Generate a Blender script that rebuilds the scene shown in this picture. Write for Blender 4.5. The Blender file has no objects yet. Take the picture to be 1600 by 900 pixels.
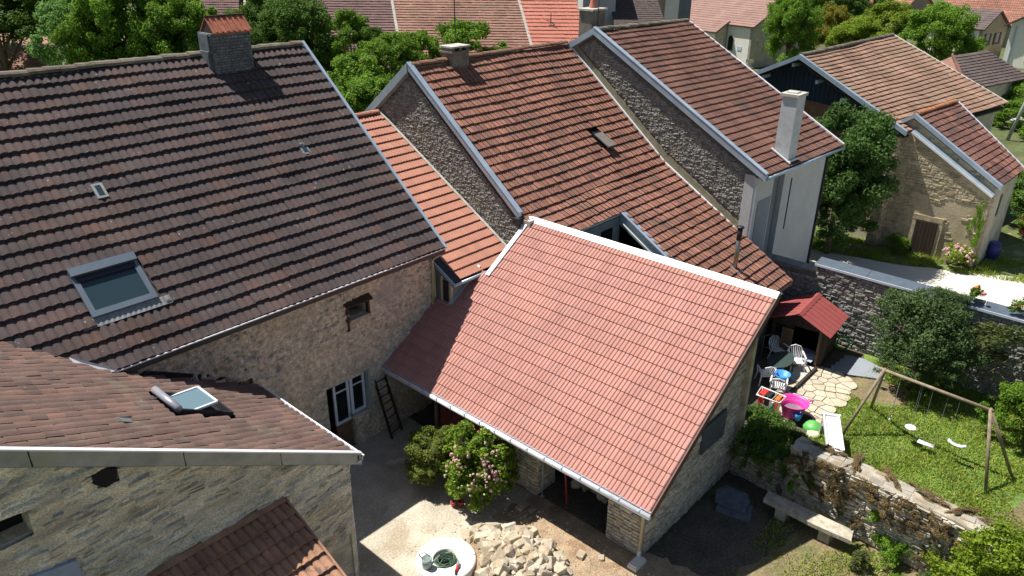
import bpy, math, random
import numpy as np
from mathutils import Vector, Matrix, Euler
random.seed(7); RNG = np.random.default_rng(11)
sc = bpy.context.scene
COL = sc.collection
# ------------------------------------------------------------------ camera
CAM = np.array([0., 0., 15.])
cam_d = bpy.data.cameras.new("camera"); cam = bpy.data.objects.new("camera", cam_d); COL.objects.link(cam)
pitch, roll, az = math.radians(25.05), math.radians(.5), math.radians(41.9)
hv = np.array([math.cos(az), math.sin(az), 0]); rv = np.array([math.sin(az), -math.cos(az), 0]); zv = np.array([0, 0, 1.])
fv = math.cos(pitch)*hv - math.sin(pitch)*zv; uv = math.sin(pitch)*hv + math.cos(pitch)*zv
Xv = math.cos(roll)*rv + math.sin(roll)*uv; Uv = -math.sin(roll)*rv + math.cos(roll)*uv
cam.matrix_world = Matrix(((Xv[0], Uv[0], -fv[0], 0), (Xv[1], Uv[1], -fv[1], 0), (Xv[2], Uv[2], -fv[2], 15.), (0, 0, 0, 1)))
cam_d.sensor_width = 36; cam_d.lens = 36*1180/1600; cam_d.clip_end = 2000
sc.camera = cam
# ------------------------------------------------------------------ light
w = bpy.data.worlds.new("World"); sc.world = w; w.use_nodes = True
nt = w.node_tree; bg = nt.nodes["Background"]
sky = nt.nodes.new("ShaderNodeTexSky"); sky.sky_type = 'NISHITA'; sky.sun_disc = False
to_sun = Vector((-.15, .5, 1.)).normalized()
sky.sun_elevation = math.asin(to_sun.z); sky.sun_rotation = math.atan2(to_sun.x, to_sun.y)
nt.links.new(sky.outputs[0], bg.inputs[0]); bg.inputs[1].default_value = .057
sd = bpy.data.lights.new("sun", 'SUN'); sd.energy = 5.0; sd.angle = math.radians(.5); sd.color = (1, .95, .87)
so = bpy.data.objects.new("sun", sd); COL.objects.link(so); so.rotation_euler = to_sun.to_track_quat('Z', 'Y').to_euler(); so.location = (0, 0, 60)
sc.view_settings.view_transform = 'Standard'; sc.view_settings.look = 'None'; sc.view_settings.exposure = 0.5; sc.view_settings.gamma = 1
sc.cycles.max_bounces = 6

# ------------------------------------------------------------------ materials
MATS = {}
def material(name, cols, rough=.85, noise=3., namt=.35, bump=.0, bscale=30., spots=None, spots2=None, stretch=None, metallic=0., island=True, translucent=0., coord='obj', spec=.5, brick=None, fine=None, soft=.0):
    """cols: list of colours picked per piece; noise darkens / lightens; spots = (colour, scale, threshold, amount)"""
    if name in MATS: return MATS[name]
    m = bpy.data.materials.new(name); MATS[name] = m; m.use_nodes = True
    t = m.node_tree; N = t.nodes; Lk = t.links.new
    b = N["Principled BSDF"]; b.inputs["Roughness"].default_value = rough; b.inputs["Metallic"].default_value = metallic
    b.inputs["Specular IOR Level"].default_value = spec
    oi = N.new("ShaderNodeObjectInfo"); geo = N.new("ShaderNodeNewGeometry")
    ad = N.new("ShaderNodeMath"); ad.operation = 'ADD'; Lk(oi.outputs["Random"], ad.inputs[0])
    if island: Lk(geo.outputs["Random Per Island"], ad.inputs[1])
    else: ad.inputs[1].default_value = 0
    fr = N.new("ShaderNodeMath"); fr.operation = 'FRACT'; Lk(ad.outputs[0], fr.inputs[0])
    ramp = N.new("ShaderNodeValToRGB"); e = ramp.color_ramp.elements
    n = len(cols)
    e[0].position = 0; e[0].color = (*cols[0], 1); e[1].position = 1; e[1].color = (*cols[-1], 1)
    for i in range(1, n-1):
        q = e.new(i/(n-1)); q.color = (*cols[i], 1)
    Lk(fr.outputs[0], ramp.inputs[0])
    if stretch:
        mp = N.new("ShaderNodeMapping"); mp.inputs["Scale"].default_value = stretch; Lk(geo.outputs["Position"], mp.inputs[0]); P = mp.outputs[0]
    else: P = geo.outputs["Position"]
    col = ramp.outputs[0]
    def mixc(f, a, bb, mode='MIX'):
        mx = N.new("ShaderNodeMix"); mx.data_type = 'RGBA'; mx.blend_type = mode
        if isinstance(f, float): mx.inputs[0].default_value = f
        else: Lk(f, mx.inputs[0])
        for s, v in ((6, a), (7, bb)):
            if isinstance(v, tuple): mx.inputs[s].default_value = (*v, 1)
            else: Lk(v, mx.inputs[s])
        return mx.outputs[2]
    def nz(scale, detail=4., r=.6):
        x = N.new("ShaderNodeTexNoise"); x.inputs["Scale"].default_value = scale; x.inputs["Detail"].default_value = detail; x.inputs["Roughness"].default_value = r; Lk(P, x.inputs[0]); return x.outputs[0]
    def rng(s, a, c, lo, hi):
        mr = N.new("ShaderNodeMapRange"); Lk(s, mr.inputs[0]); mr.inputs[1].default_value = a; mr.inputs[2].default_value = c; mr.inputs[3].default_value = lo; mr.inputs[4].default_value = hi; return mr.outputs[0]
    if namt:
        f = rng(nz(noise), .3, .7, 1-namt, 1+namt)
        cb = N.new("ShaderNodeCombineColor"); [Lk(f, cb.inputs[i]) for i in range(3)]
        col = mixc(1., col, cb.outputs[0], 'MULTIPLY')
    for s in (spots, spots2):
        if s:
            c, scl, th, am = s[:4]
            f = rng(nz(scl, 3., .5), th, th+(s[4] if len(s) > 4 else .06), 0., am)
            col = mixc(f, col, c)
    if fine:
        f = rng(nz(fine[0], 2., .7), .35, .65, 1-fine[1], 1+fine[1])
        cb = N.new("ShaderNodeCombineColor"); [Lk(f, cb.inputs[i]) for i in range(3)]
        col = mixc(1., col, cb.outputs[0], 'MULTIPLY')
    if brick:
        br = N.new("ShaderNodeTexVoronoi"); br.feature = 'DISTANCE_TO_EDGE'; br.inputs["Scale"].default_value = brick[0]; Lk(P, br.inputs[0])
        f = rng(br.outputs["Distance"], .0, brick[1], brick[2], 0.)
        col = mixc(f, col, brick[3])
    Lk(col, b.inputs["Base Color"])
    if bump:
        bp = N.new("ShaderNodeBump"); bp.inputs["Strength"].default_value = 1.; bp.inputs["Distance"].default_value = bump; Lk(nz(bscale, 5., .65), bp.inputs["Height"]); Lk(bp.outputs[0], b.inputs["Normal"])
    if translucent:
        tr = N.new("ShaderNodeBsdfTranslucent"); Lk(col, tr.inputs[0]); ms = N.new("ShaderNodeMixShader"); ms.inputs[0].default_value = translucent
        Lk(b.outputs[0], ms.inputs[1]); Lk(tr.outputs[0], ms.inputs[2]); Lk(ms.outputs[0], N["Material Output"].inputs[0])
    return m
def plain(name, c, rough=.6, metallic=0., namt=.08, bump=0., noise=4.): return material(name, [c, c], rough=rough, metallic=metallic, namt=namt, island=False, bump=bump, noise=noise)
def glass_mat(name, c=(.05, .09, .11), rough=.04):
    m = plain(name, c, rough=rough, namt=0); return m

T_DARK = material("weathered_dark_tile", [(0.056,0.044,0.045), (0.068,0.050,0.050), (0.062,0.047,0.048), (0.077,0.050,0.048), (0.065,0.050,0.049), (0.094,0.053,0.045)], rough=.9, noise=.9, namt=.35, bump=.006, bscale=25, spots=((.28,.27,.245), 9., .68, .8), spots2=((.14,.082,.066), .55, .56, .45, .16), fine=(60, .25))
T_NEW = material("new_pink_tile", [(.40,.185,.148), (.435,.21,.17), (.455,.222,.18), (.415,.195,.158), (.42,.21,.178)], rough=.75, noise=.9, namt=.10, bump=.002, bscale=30, fine=(25, .07))
T_LINK = material("orange_tile", [(.44,.20,.138), (.47,.22,.15), (.43,.19,.135)], rough=.8, noise=1.5, namt=.1, bump=.002, bscale=30, fine=(25, .06))
T_MID = material("old_red_tile", [(.255,.12,.085), (.30,.14,.098), (.225,.108,.082), (.28,.13,.092), (.34,.16,.11), (.20,.10,.08)], rough=.9, noise=.8, namt=.3, bump=.006, bscale=25, spots=((.14,.10,.08), 1.2, .58, .6, .12), spots2=((.34,.15,.09), 7., .68, .6), fine=(50, .25))
T_THIRD = material("brown_red_tile", [(.225,.115,.09), (.26,.13,.098), (.20,.105,.085), (.245,.13,.10), (.28,.145,.108)], rough=.9, noise=.7, namt=.3, bump=.006, bscale=22, spots=((.13,.10,.085), 1.0, .56, .6, .12), spots2=((.42,.18,.06), 2., .72, .7), fine=(50, .25))
T_WING = material("worn_brown_tile", [(0.115,0.072,0.059), (0.135,0.082,0.066), (0.102,0.067,0.057), (0.156,0.090,0.072), (0.094,0.066,0.057), (0.172,0.094,0.072)], rough=.9, noise=1.1, namt=.28, bump=.006, bscale=25, spots=((.16,.14,.10), 1.6, .58, .5, .1), spots2=((.4,.36,.3), 14., .73, .7), fine=(55, .25))
T_LEAN = material("ochre_tile", [(.36,.20,.12), (.40,.215,.135), (.33,.185,.12), (.42,.20,.13)], rough=.9, noise=2., namt=.3, bump=.006, bscale=25, spots=((.12,.09,.07), 3., .62, .7), fine=(50, .2))
T_BARN = material("sun_bleached_tile", [(0.335,0.209,0.145), (0.298,0.179,0.125), (0.358,0.233,0.165), (0.316,0.184,0.130)], rough=.9, noise=.6, namt=.28, bump=.006, bscale=20, spots=((.30,.26,.17), .9, .57, .6, .16), spots2=((.27,.15,.115), .7, .60, .5, .12), fine=(30, .2))
T_ANNEX = material("orange_brown_tile", [(.30,.135,.09), (.22,.10,.078), (.17,.085,.072), (.25,.115,.085)], rough=.9, noise=.6, namt=.3, bump=.006, bscale=20, spots=((.12,.07,.06), .5, .52, .75, .12), fine=(30, .2))
T_PURPLE = material("purple_brown_tile", [(.16,.095,.09), (.19,.11,.10), (.14,.085,.085)], rough=.9, noise=.5, namt=.2, fine=(10, .2))
T_FAR = material("light_brown_tile", [(.31,.17,.125), (.27,.145,.105), (.34,.19,.14)], rough=.9, noise=.4, namt=.22, spots=((.22,.15,.11), .7, .58, .6, .1), fine=(10, .15))
T_ORANGE = material("bright_orange_tile", [(.48,.17,.115), (.50,.18,.125), (.46,.165,.115)], rough=.8, noise=.5, namt=.08, fine=(10, .08))
T_CHURCH = material("dusty_pink_tile", [(.34,.21,.175), (.31,.19,.16), (.36,.225,.19)], rough=.9, noise=.4, namt=.12, fine=(12, .12))
T_GREY = material("dark_grey_tile", [(.13,.10,.095), (.16,.12,.11), (.12,.095,.09)], rough=.9, noise=.5, namt=.2, fine=(10, .15))
T_REDFAR = material("far_red_tile", [(.33,.15,.10), (.27,.13,.095), (.37,.18,.12)], rough=.9, noise=.3, namt=.25, fine=(6, .2))
T_RIDGE = material("lichen_ridge_tile", [(.17,.15,.12), (.22,.19,.14), (.14,.11,.09)], rough=.95, noise=3, namt=.3, bump=.01, bscale=20, spots=((.10,.12,.05), 5., .6, .7))
T_RIDGE2 = material("red_ridge_tile", [(.28,.12,.08), (.24,.12,.08), (.2,.14,.1)], rough=.95, noise=3, namt=.3, bump=.01, bscale=20, spots=((.2,.2,.12), 5., .56, .7))
STONE = material("pale_limestone", [(0.470,0.427,0.342), (0.538,0.490,0.401), (0.426,0.376,0.295), (0.582,0.536,0.454), (0.504,0.433,0.319), (0.381,0.336,0.271)], rough=.95, noise=5, namt=.3, bump=.015, bscale=18, spots=((.20,.165,.09), 1.3, .58, .5, .12), fine=(35, .2))
STONE_G = material("grey_rubble_stone", [(.27,.27,.25), (.32,.315,.29), (.25,.248,.23), (.35,.345,.315), (.29,.28,.235), (.22,.22,.21)], rough=.95, noise=4, namt=.3, bump=.015, bscale=18, spots=((.30,.265,.18), .8, .60, .5, .12), fine=(35, .2))
STONE_W = material("grey_green_render_stone", [(0.600,0.544,0.420), (0.690,0.616,0.494), (0.549,0.495,0.396), (0.638,0.544,0.383), (0.587,0.544,0.482)], rough=.95, noise=1.6, namt=.3, bump=.03, bscale=9, stretch=(1, 1, 2.4), spots=((.46,.33,.15), 1.2, .63, .5, .1), spots2=((.30,.31,.32), 1.1, .60, .5, .1), fine=(22, .25))
STONE_M = material("brown_rough_stone", [(.40,.34,.25), (.47,.41,.31), (.36,.30,.225), (.52,.46,.37), (.43,.36,.26)], rough=.95, noise=2, namt=.3, bump=.02, bscale=16, spots=((.28,.26,.235), .8, .56, .6, .1), fine=(35, .25))
STONE_B = material("ochre_field_stone", [(.42,.35,.22), (.50,.43,.29), (.36,.29,.18), (.46,.40,.30)], rough=.95, noise=3, namt=.3, bump=.02, bscale=12, fine=(20, .2))
MORTAR = plain("lime_mortar", (.40,.355,.27), rough=1, namt=.3, bump=.02, noise=3)
MORTAR_D = plain("dark_joint_earth", (.15,.145,.125), rough=1, namt=.3, bump=.02, noise=3)
RENDER_W = material("grey_green_lime_render", [(0.667,0.600,0.479)]*2, rough=.95, noise=1.1, namt=.38, bump=.06, bscale=6, stretch=(1, 1, 2.6), spots=((.46,.33,.15), 1., .62, .5, .1), spots2=((.32,.33,.35), .7, .60, .55, .08), fine=(26, .4), island=False)
RENDER_M = material("grey_tan_rubble_masonry", [(0.561,0.496,0.403)]*2, rough=.95, noise=7, namt=.42, bump=.03, bscale=22, spots=((.50,.40,.22), .8, .58, .5, .12), spots2=((.30,.30,.31), .7, .56, .55, .12), fine=(30, .3), island=False)
RENDER_O = material("ochre_render", [(.46,.39,.26)]*2, rough=.95, noise=1.2, namt=.22, bump=.02, bscale=10, spots=((.36,.33,.27), .8, .56, .6, .1), island=False, fine=(14, .15))
RENDER_P = material("pale_grey_render", [(.50,.52,.53)]*2, rough=.9, noise=.7, namt=.08, bump=.004, island=False, fine=(8, .05))
RENDER_C = material("stained_chimney_render", [(.52,.55,.57)]*2, rough=.9, noise=1.2, namt=.12, island=False, spots=((.38,.39,.39), 1.8, .60, .5, .1), fine=(9, .06))
RENDER_D = material("dark_grey_render", [(.17,.19,.22)]*2, rough=.9, noise=.7, namt=.12, island=False)
RENDER_WH = material("white_render", [(.84,.82,.77)]*2, rough=.9, noise=.5, namt=.06, island=False, fine=(5, .04))
RENDER_Y = material("yellowish_render", [(.46,.40,.27)]*2, rough=.9, noise=.5, namt=.15, island=False, fine=(5, .08))
RENDER_G = material("grey_old_render", [(.30,.27,.22)]*2, rough=.9, noise=.5, namt=.2, island=False, fine=(5, .1))
RENDER_L = material("weathered_pale_render", [(.58,.53,.43)]*2, rough=.9, noise=.9, namt=.2, island=False, spots=((.32,.34,.36), .8, .55, .6, .1), fine=(8, .1))
CEMENT = material("cement_block_grey", [(.20,.22,.24), (.24,.26,.275), (.17,.19,.21)], rough=.95, noise=3, namt=.2, bump=.006, bscale=30, fine=(20, .15))
ZINC = material("zinc_sheet", [(.42,.52,.62)]*2, rough=.45, metallic=.35, noise=1.5, namt=.14, island=False)
ZINC_D = material("dull_zinc_sheet", [(0.276,0.294,0.294)]*2, rough=.55, metallic=.3, noise=2.5, namt=.22, island=False, spots=((.30,.31,.22), 2., .56, .5, .1))
HOODM = plain("light_grey_hood", (.36,.37,.42), rough=.35, metallic=.3)
COPING = plain("dark_zinc_coping", (.10,.13,.165), rough=.5, metallic=.2, namt=.15)
WHITE_M = material("white_metal", [(.78,.79,.82)]*2, rough=.4, noise=2.5, namt=.08, island=False, spots=((.52,.51,.47), 3.5, .62, .5, .08))
WHITE = plain("white_plastic", (.80,.80,.80), rough=.4, namt=.02)
WHITE_WOOD = plain("white_window_paint", (.62,.68,.78), rough=.5, namt=.06)
BLACK_M = plain("black_fascia", (.018,.020,.028), rough=.5)
NAVY = material("navy_metal_cladding", [(.035,.050,.085)]*2, rough=.5, noise=.8, namt=.2, island=False)
RUSTY = material("rusty_corrugated_sheet", [(.28,.24,.21), (.34,.17,.11)], rough=.8, noise=2, namt=.3, island=False, spots=((.30,.12,.06), 1.5, .5, .8, .1))
RUST_RED = material("rust_red_sheet", [(.36,.10,.05), (.42,.14,.08), (.30,.09,.05)], rough=.8, noise=5, namt=.35, island=False)
RED_ROOF = plain("red_corrugated_roof", (.29,.065,.06), rough=.75, namt=.08)
DARKWOOD = material("dark_stained_wood", [(.035,.023,.015), (.048,.030,.019), (.03,.02,.014)], rough=.8, noise=6, namt=.3, stretch=(1, 1, .2))
WOOD = material("grey_weathered_wood", [(.24,.19,.13), (.28,.225,.155)], rough=.85, noise=5, namt=.3, fine=(25, .2))
BROWNWOOD = material("brown_door_wood", [(.12,.072,.04), (.14,.085,.05)], rough=.7, noise=5, namt=.25)
REDWOOD = material("red_brown_boards", [(.20,.055,.042), (.23,.065,.05), (.18,.05,.04)], rough=.8, noise=3, namt=.15)
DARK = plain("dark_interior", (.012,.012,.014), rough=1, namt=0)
DARKGREY = plain("grey_slab_slate", (.07,.08,.095), rough=.8, namt=.2, bump=.01)
SLAB_G = plain("grey_rubber_mat", (.27,.30,.34), rough=.85, namt=.08)
GLASS_B = glass_mat("blue_roof_glass", (.03, .055, .07)); GLASS_D = glass_mat("dark_window_glass", (.01, .012, .016))
GLASS_R = plain("pale_sky_glass", (.13,.21,.25), rough=.06, namt=0)
FRAME_G = plain("grey_blue_frame_metal", (.17,.21,.26), rough=.4, metallic=.4)
CHIM_BRICK = material("blue_grey_brick", [(.13,.15,.17)]*2, rough=.95, noise=4, namt=.35, bump=.01, island=False, brick=(9., .05, .6, (.06, .065, .07)), spots=((.25,.13,.09), 2.5, .66, .6, .1))
BRICKM = material("sooty_blue_grey_brick", [(.15,.165,.18), (.19,.205,.22), (.12,.13,.145), (.17,.165,.165), (.13,.15,.17)], rough=.95, noise=3, namt=.3, spots=((.27,.15,.10), 2., .66, .6, .08))
CONC = material("pale_concrete", [(.50,.48,.43)]*2, rough=.95, noise=3, namt=.2, bump=.008, island=False, fine=(15, .15))
CHIM_M = material("sooty_old_masonry", [(.22,.19,.155)]*2, rough=.95, noise=3, namt=.35, island=False, spots=((.30,.14,.08), 3., .6, .6, .08), fine=(18, .25))
CONC_W = plain("whitewashed_concrete", (.74,.71,.64), rough=.9, namt=.08, bump=.004)
STEEL = plain("steel_flue", (.35,.34,.30), rough=.3, metallic=.8)
PVC = plain("beige_downpipe", (.50,.45,.32), rough=.5)
PIPE_G = plain("grey_downpipe", (.38,.40,.45), rough=.45, metallic=.2)
BARK = material("bark", [(.12,.09,.06), (.16,.12,.08)], rough=.95, noise=8, namt=.3)
# ground materials
G_BASE = material("dry_meadow_ground", [(.085,.105,.035)]*2, rough=1, noise=.25, namt=.35, island=False, spots=((.21,.17,.10), .35, .56, .6, .12), fine=(6, .3))
G_LAWN = material("garden_lawn_soil", [(0.132,0.210,0.040)]*2, rough=1, noise=1.2, namt=.35, island=False, bump=.03, bscale=12, spots=((.20,.17,.085), .9, .56, .6, .14), fine=(14, .35))
G_DRY = material("dry_grass_soil", [(.20,.16,.085)]*2, rough=1, noise=1.3, namt=.3, island=False, bump=.03, bscale=12, spots=((.10,.13,.035), 1., .54, .7, .14), fine=(14, .3))
G_YARD = material("dusty_concrete_yard", [(.47,.42,.335)]*2, rough=1, noise=.9, namt=.22, island=False, bump=.02, bscale=9, spots=((.34,.275,.185), .75, .54, .7, .12), spots2=((.60,.55,.45), 1.4, .60, .7, .06), fine=(18, .22))
G_EARTH = material("orange_brown_earth", [(.36,.265,.17)]*2, rough=1, noise=2, namt=.3, island=False, bump=.03, bscale=14, spots=((.24,.14,.08), 1.6, .58, .7, .08), fine=(22, .3))
G_SHADE = material("dark_shade_earth", [(.10,.085,.06)]*2, rough=1, noise=1.5, namt=.3, island=False, bump=.03, bscale=10, fine=(14, .3))  # earth for shaded ground, the shade put into its dark base colour
G_ROAD = material("white_gravel_road", [(.62,.585,.52)]*2, rough=1, noise=.8, namt=.08, island=False, bump=.01, bscale=20, fine=(25, .1))
G_GRASSV = material("patchy_verge", [(.12,.15,.045)]*2, rough=1, noise=1, namt=.3, island=False, bump=.03, bscale=10, spots=((.32,.28,.18), .7, .53, .8, .1), fine=(10, .3))
FLAG = material("cream_flagstone", [(.48,.42,.31), (.55,.49,.38), (.44,.39,.30), (.52,.45,.32)], rough=.95, noise=4, namt=.15, bump=.006, fine=(20, .12))
def leafmat(name, cs, tr=.42): return material(name, cs, rough=.65, noise=.5, namt=.22, translucent=tr, spec=.25)
L_MID = leafmat("green_leaves", [(0.108,0.214,0.022), (0.161,0.299,0.033), (0.229,0.394,0.043), (0.134,0.250,0.025), (0.271,0.453,0.050)])
L_BLUE = leafmat("blue_green_leaves", [(0.121,0.240,0.059), (0.190,0.354,0.083), (0.259,0.455,0.116), (0.150,0.278,0.066)])
L_DARK = leafmat("dark_leaves", [(0.064,0.131,0.022), (0.101,0.187,0.032), (0.143,0.250,0.041), (0.080,0.149,0.025)])
L_BRIGHT = leafmat("bright_leaves", [(0.129,0.240,0.020), (0.182,0.319,0.028), (0.106,0.204,0.018), (0.227,0.392,0.035)])
L_LIME = leafmat("lime_leaves", [(0.197,0.288,0.025), (0.272,0.379,0.035), (0.152,0.236,0.020), (0.332,0.425,0.045)])
L_YEL = leafmat("yellow_leaves", [(0.304,0.265,0.034), (0.380,0.316,0.046), (0.228,0.228,0.029), (0.177,0.202,0.023)])
L_OLIVE = leafmat("olive_leaves", [(0.105,0.140,0.042), (0.150,0.182,0.054), (0.075,0.105,0.036), (0.195,0.210,0.072)])
L_SHRUB = leafmat("grey_green_shrub_leaves", [(0.069,0.120,0.043), (0.100,0.162,0.057), (0.138,0.210,0.076), (0.081,0.138,0.043)])
L_OAK = leafmat("deep_green_leaves", [(.065,.135,.030), (.095,.185,.042), (.13,.24,.055), (.08,.155,.034)])
L_BROWN = leafmat("dry_brown_leaves", [(.27,.17,.09), (.33,.21,.11), (.20,.17,.07), (.15,.17,.06), (.36,.20,.13)])
L_HYD = leafmat("hydrangea_leaves", [(0.115,0.198,0.022), (0.173,0.291,0.032), (0.230,0.356,0.038), (0.316,0.423,0.044), (0.071,0.132,0.020)])
L_GOLD = leafmat("golden_tipped_leaves", [(0.260,0.259,0.033), (0.182,0.245,0.033), (0.078,0.173,0.066), (0.312,0.274,0.044), (0.104,0.202,0.055)])
PINK = material("pink_petals", [(.55,.24,.30), (.62,.33,.36), (.58,.40,.34), (.50,.42,.26)], rough=.7, noise=6, namt=.1)
CREAMP = material("cream_petals", [(.55,.52,.33), (.50,.50,.28)], rough=.7, noise=6, namt=.1)
REDP = material("red_petals", [(.6,.06,.10), (.7,.12,.14)], rough=.7, noise=6, namt=.1)
GRASSM = leafmat("grass_blades", [(0.184,0.311,0.034), (0.259,0.394,0.048), (0.367,0.414,0.068), (0.151,0.259,0.027), (0.517,0.434,0.135)], .25)
def pl(n, c, r=.45): return plain(n, c, rough=r, namt=.02)
P_PINK = pl("pink_plastic", (.75,.06,.38)); P_BLUE = pl("blue_plastic", (.05,.28,.72)); P_RED = pl("red_fabric", (.62,.03,.02), .8); P_ORANGE = pl("orange_fabric", (.72,.16,.03), .8)
P_BLACK = pl("black_fabric", (.012,.012,.014), .8); P_TEAL = pl("teal_plastic", (.02,.35,.42)); P_GREEN = pl("green_plastic", (.12,.45,.10)); P_PURPLE = pl("purple_plastic", (.14,.05,.32)); P_DGREEN = pl("dark_green_plastic", (.03,.05,.045))
P_HOSE = material("green_hose_rubber", [(.03,.085,.04), (.05,.12,.06)], rough=.4, namt=.1); P_CAN = pl("grey_green_can", (.30,.38,.36)); P_GREY = pl("grey_metal_tube", (.30,.31,.33))
CLOTH_B = material("blue_white_cloth", [(.42,.47,.62)]*2, rough=.9, noise=3, namt=.4, island=False, bump=.03, bscale=5)

# ------------------------------------------------------------------ mesh helpers
class MB:
    def __init__(s): s.v = []; s.f = []
    def add(s, vs, fs):
        o = len(s.v); s.v.extend([tuple(map(float, p)) for p in vs]); s.f.extend([tuple(o+i for i in f) for f in fs]); return s
    def box(s, a, b):
        (x0, y0, z0), (x1, y1, z1) = a, b
        return s.add([(x0,y0,z0),(x1,y0,z0),(x1,y1,z0),(x0,y1,z0),(x0,y0,z1),(x1,y0,z1),(x1,y1,z1),(x0,y1,z1)],
                     [(0,3,2,1),(4,5,6,7),(0,1,5,4),(1,2,6,5),(2,3,7,6),(3,0,4,7)])
    def prism(s, pts, d):
        """polygon pts (3D) extruded by vector d"""
        n = len(pts); q = [tuple(np.add(p, d)) for p in pts]
        return s.add(list(pts)+q, [tuple(range(n))[::-1], tuple(range(n, 2*n))]+[(i, (i+1) % n, n+(i+1) % n, n+i) for i in range(n)])
    def beam(s, A, B, w, h, up=(0, 0, 1)):
        """box from A to B, w across, h along up, centred across, top at the line"""
        A = np.array(A, float); B = np.array(B, float); d = B-A; d /= np.linalg.norm(d)
        side = np.cross(d, up); side /= np.linalg.norm(side); u = np.cross(side, d)
        vs = []
        for P in (A, B):
            for a, b in ((-.5, 0), (.5, 0), (.5, -1), (-.5, -1)): vs.append(P+side*w*a+u*h*b)
        return s.add(vs, [(0,1,2,3),(7,6,5,4),(0,4,5,1),(1,5,6,2),(2,6,7,3),(3,7,4,0)])
    def tube(s, pts, r, n=8, cap=True):
        pts = [np.array(p, float) for p in pts]; rs = r if isinstance(r, (list, tuple)) else [r]*len(pts)
        vs = []; ref = None
        for i, p in enumerate(pts):
            d = pts[min(i+1, len(pts)-1)]-pts[max(i-1, 0)]; d /= np.linalg.norm(d)
            if ref is None: ref = np.array([0, 0, 1.]) if abs(d[2]) < .9 else np.array([1., 0, 0])
            a = np.cross(d, ref); a /= np.linalg.norm(a); b = np.cross(a, d); ref = b if abs(np.dot(b, d)) < .9 else ref
            for k in range(n):
                t = 2*math.pi*k/n; vs.append(p+rs[i]*(math.cos(t)*a+math.sin(t)*b))
        fs = [(i*n+k, i*n+(k+1) % n, (i+1)*n+(k+1) % n, (i+1)*n+k) for i in range(len(pts)-1) for k in range(n)]
        if cap: fs += [tuple(range(n))[::-1], tuple((len(pts)-1)*n+k for k in range(n))]
        return s.add(vs, fs)
    def lathe(s, c, prof, n=24):
        """prof: (radius, z) list"""
        vs = [(c[0]+r*math.cos(2*math.pi*k/n), c[1]+r*math.sin(2*math.pi*k/n), c[2]+z) for r, z in prof for k in range(n)]
        return s.add(vs, [(i*n+k, i*n+(k+1) % n, (i+1)*n+(k+1) % n, (i+1)*n+k) for i in range(len(prof)-1) for k in range(n)])
def mesh_of(name, v, f, mat, smooth=False):
    me = bpy.data.meshes.new(name); me.from_pydata(v, [], f); me.materials.append(mat)
    if smooth: me.polygons.foreach_set("use_smooth", [True]*len(me.polygons))
    me.update(); return me
def np_mesh(name, V, F, mat):
    """V (n,3), F (m,4) quads"""
    me = bpy.data.meshes.new(name); V = np.ascontiguousarray(V, np.float32); F = np.ascontiguousarray(F, np.int32); k = F.shape[1]
    me.vertices.add(len(V)); me.vertices.foreach_set("co", V.ravel()); me.loops.add(F.size); me.loops.foreach_set("vertex_index", F.ravel())
    me.polygons.add(len(F)); me.polygons.foreach_set("loop_start", np.arange(0, F.size, k, dtype=np.int32)); me.polygons.foreach_set("loop_total", np.full(len(F), k, np.int32))
    me.materials.append(mat); me.update(calc_edges=True); me.shade_flat(); return me
def world_base(p):
    b = Vector((0, 0, 0))
    while p: b += p.location; p = p.parent
    return b
def link(name, me, parent=None, loc=None):
    """mesh in world coordinates placed under its parent; loc gives an own origin in the parent's space"""
    o = bpy.data.objects.new(name, me); COL.objects.link(o)
    if parent:
        o.parent = parent
        o.location = loc if loc is not None else -world_base(parent)
    elif loc is not None: o.location = loc
    return o
def part(name, mb, mat, parent=None, smooth=False, loc=None): return link(name, mesh_of(name, mb.v, mb.f, mat, smooth), parent, loc)
def tag(o, label=None, cat=None, group=None, kind=None):
    for k, v in (("label", label), ("category", cat), ("group", group), ("kind", kind)):
        if v: o[k] = v
    return o
def thing(name, loc, label, cat, group=None, rz=0):
    o = bpy.data.objects.new(name, None); COL.objects.link(o); o.location = loc; o.rotation_euler = (0, 0, rz); o.empty_display_size = .2
    return tag(o, label, cat, group)
def bx(name, a, b, mat, parent): return part(name, MB().box(a, b), mat, parent)
def stuff(o): o["kind"] = "stuff"; return o
def copy_tree(o, parent=None):
    c = o.copy(); COL.objects.link(c)
    if parent: c.parent = parent
    for ch in list(o.children): copy_tree(ch, c)
    return c

# ------------------------------------------------------------------ tiled roofs
PROF = {
 'double': [(0,0),(.05,.010),(.13,.026),(.24,.034),(.36,.026),(.46,.006),(.52,.002),(.60,.018),(.72,.032),(.84,.028),(.94,.010),(1,0)],
 'twin': [(0,.0),(.05,.014),(.12,.022),(.38,.024),(.44,.014),(.47,.004),(.51,.004),(.55,.014),(.61,.020),(.88,.022),(.95,.012),(1,0)],
 'flat': [(0,.012),(.10,.012),(.15,.001),(.44,.001),(.49,.011),(.57,.011),(.62,.001),(.93,.001),(1,.0)],
 'single': [(0,.004),(.10,.012),(.28,.026),(.48,.030),(.66,.024),(.82,.010),(.92,.004),(1,.003)],
 'small': [(0,.010),(.12,.010),(.18,.0),(.82,0),(.9,.004),(1,.0)],
}
def bil(c, s, t):
    s = np.asarray(s)[..., None]; t = np.asarray(t)[..., None]
    return (c[0]*(1-s)+c[1]*s)*(1-t)+(c[3]*(1-s)+c[2]*s)*t
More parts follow.
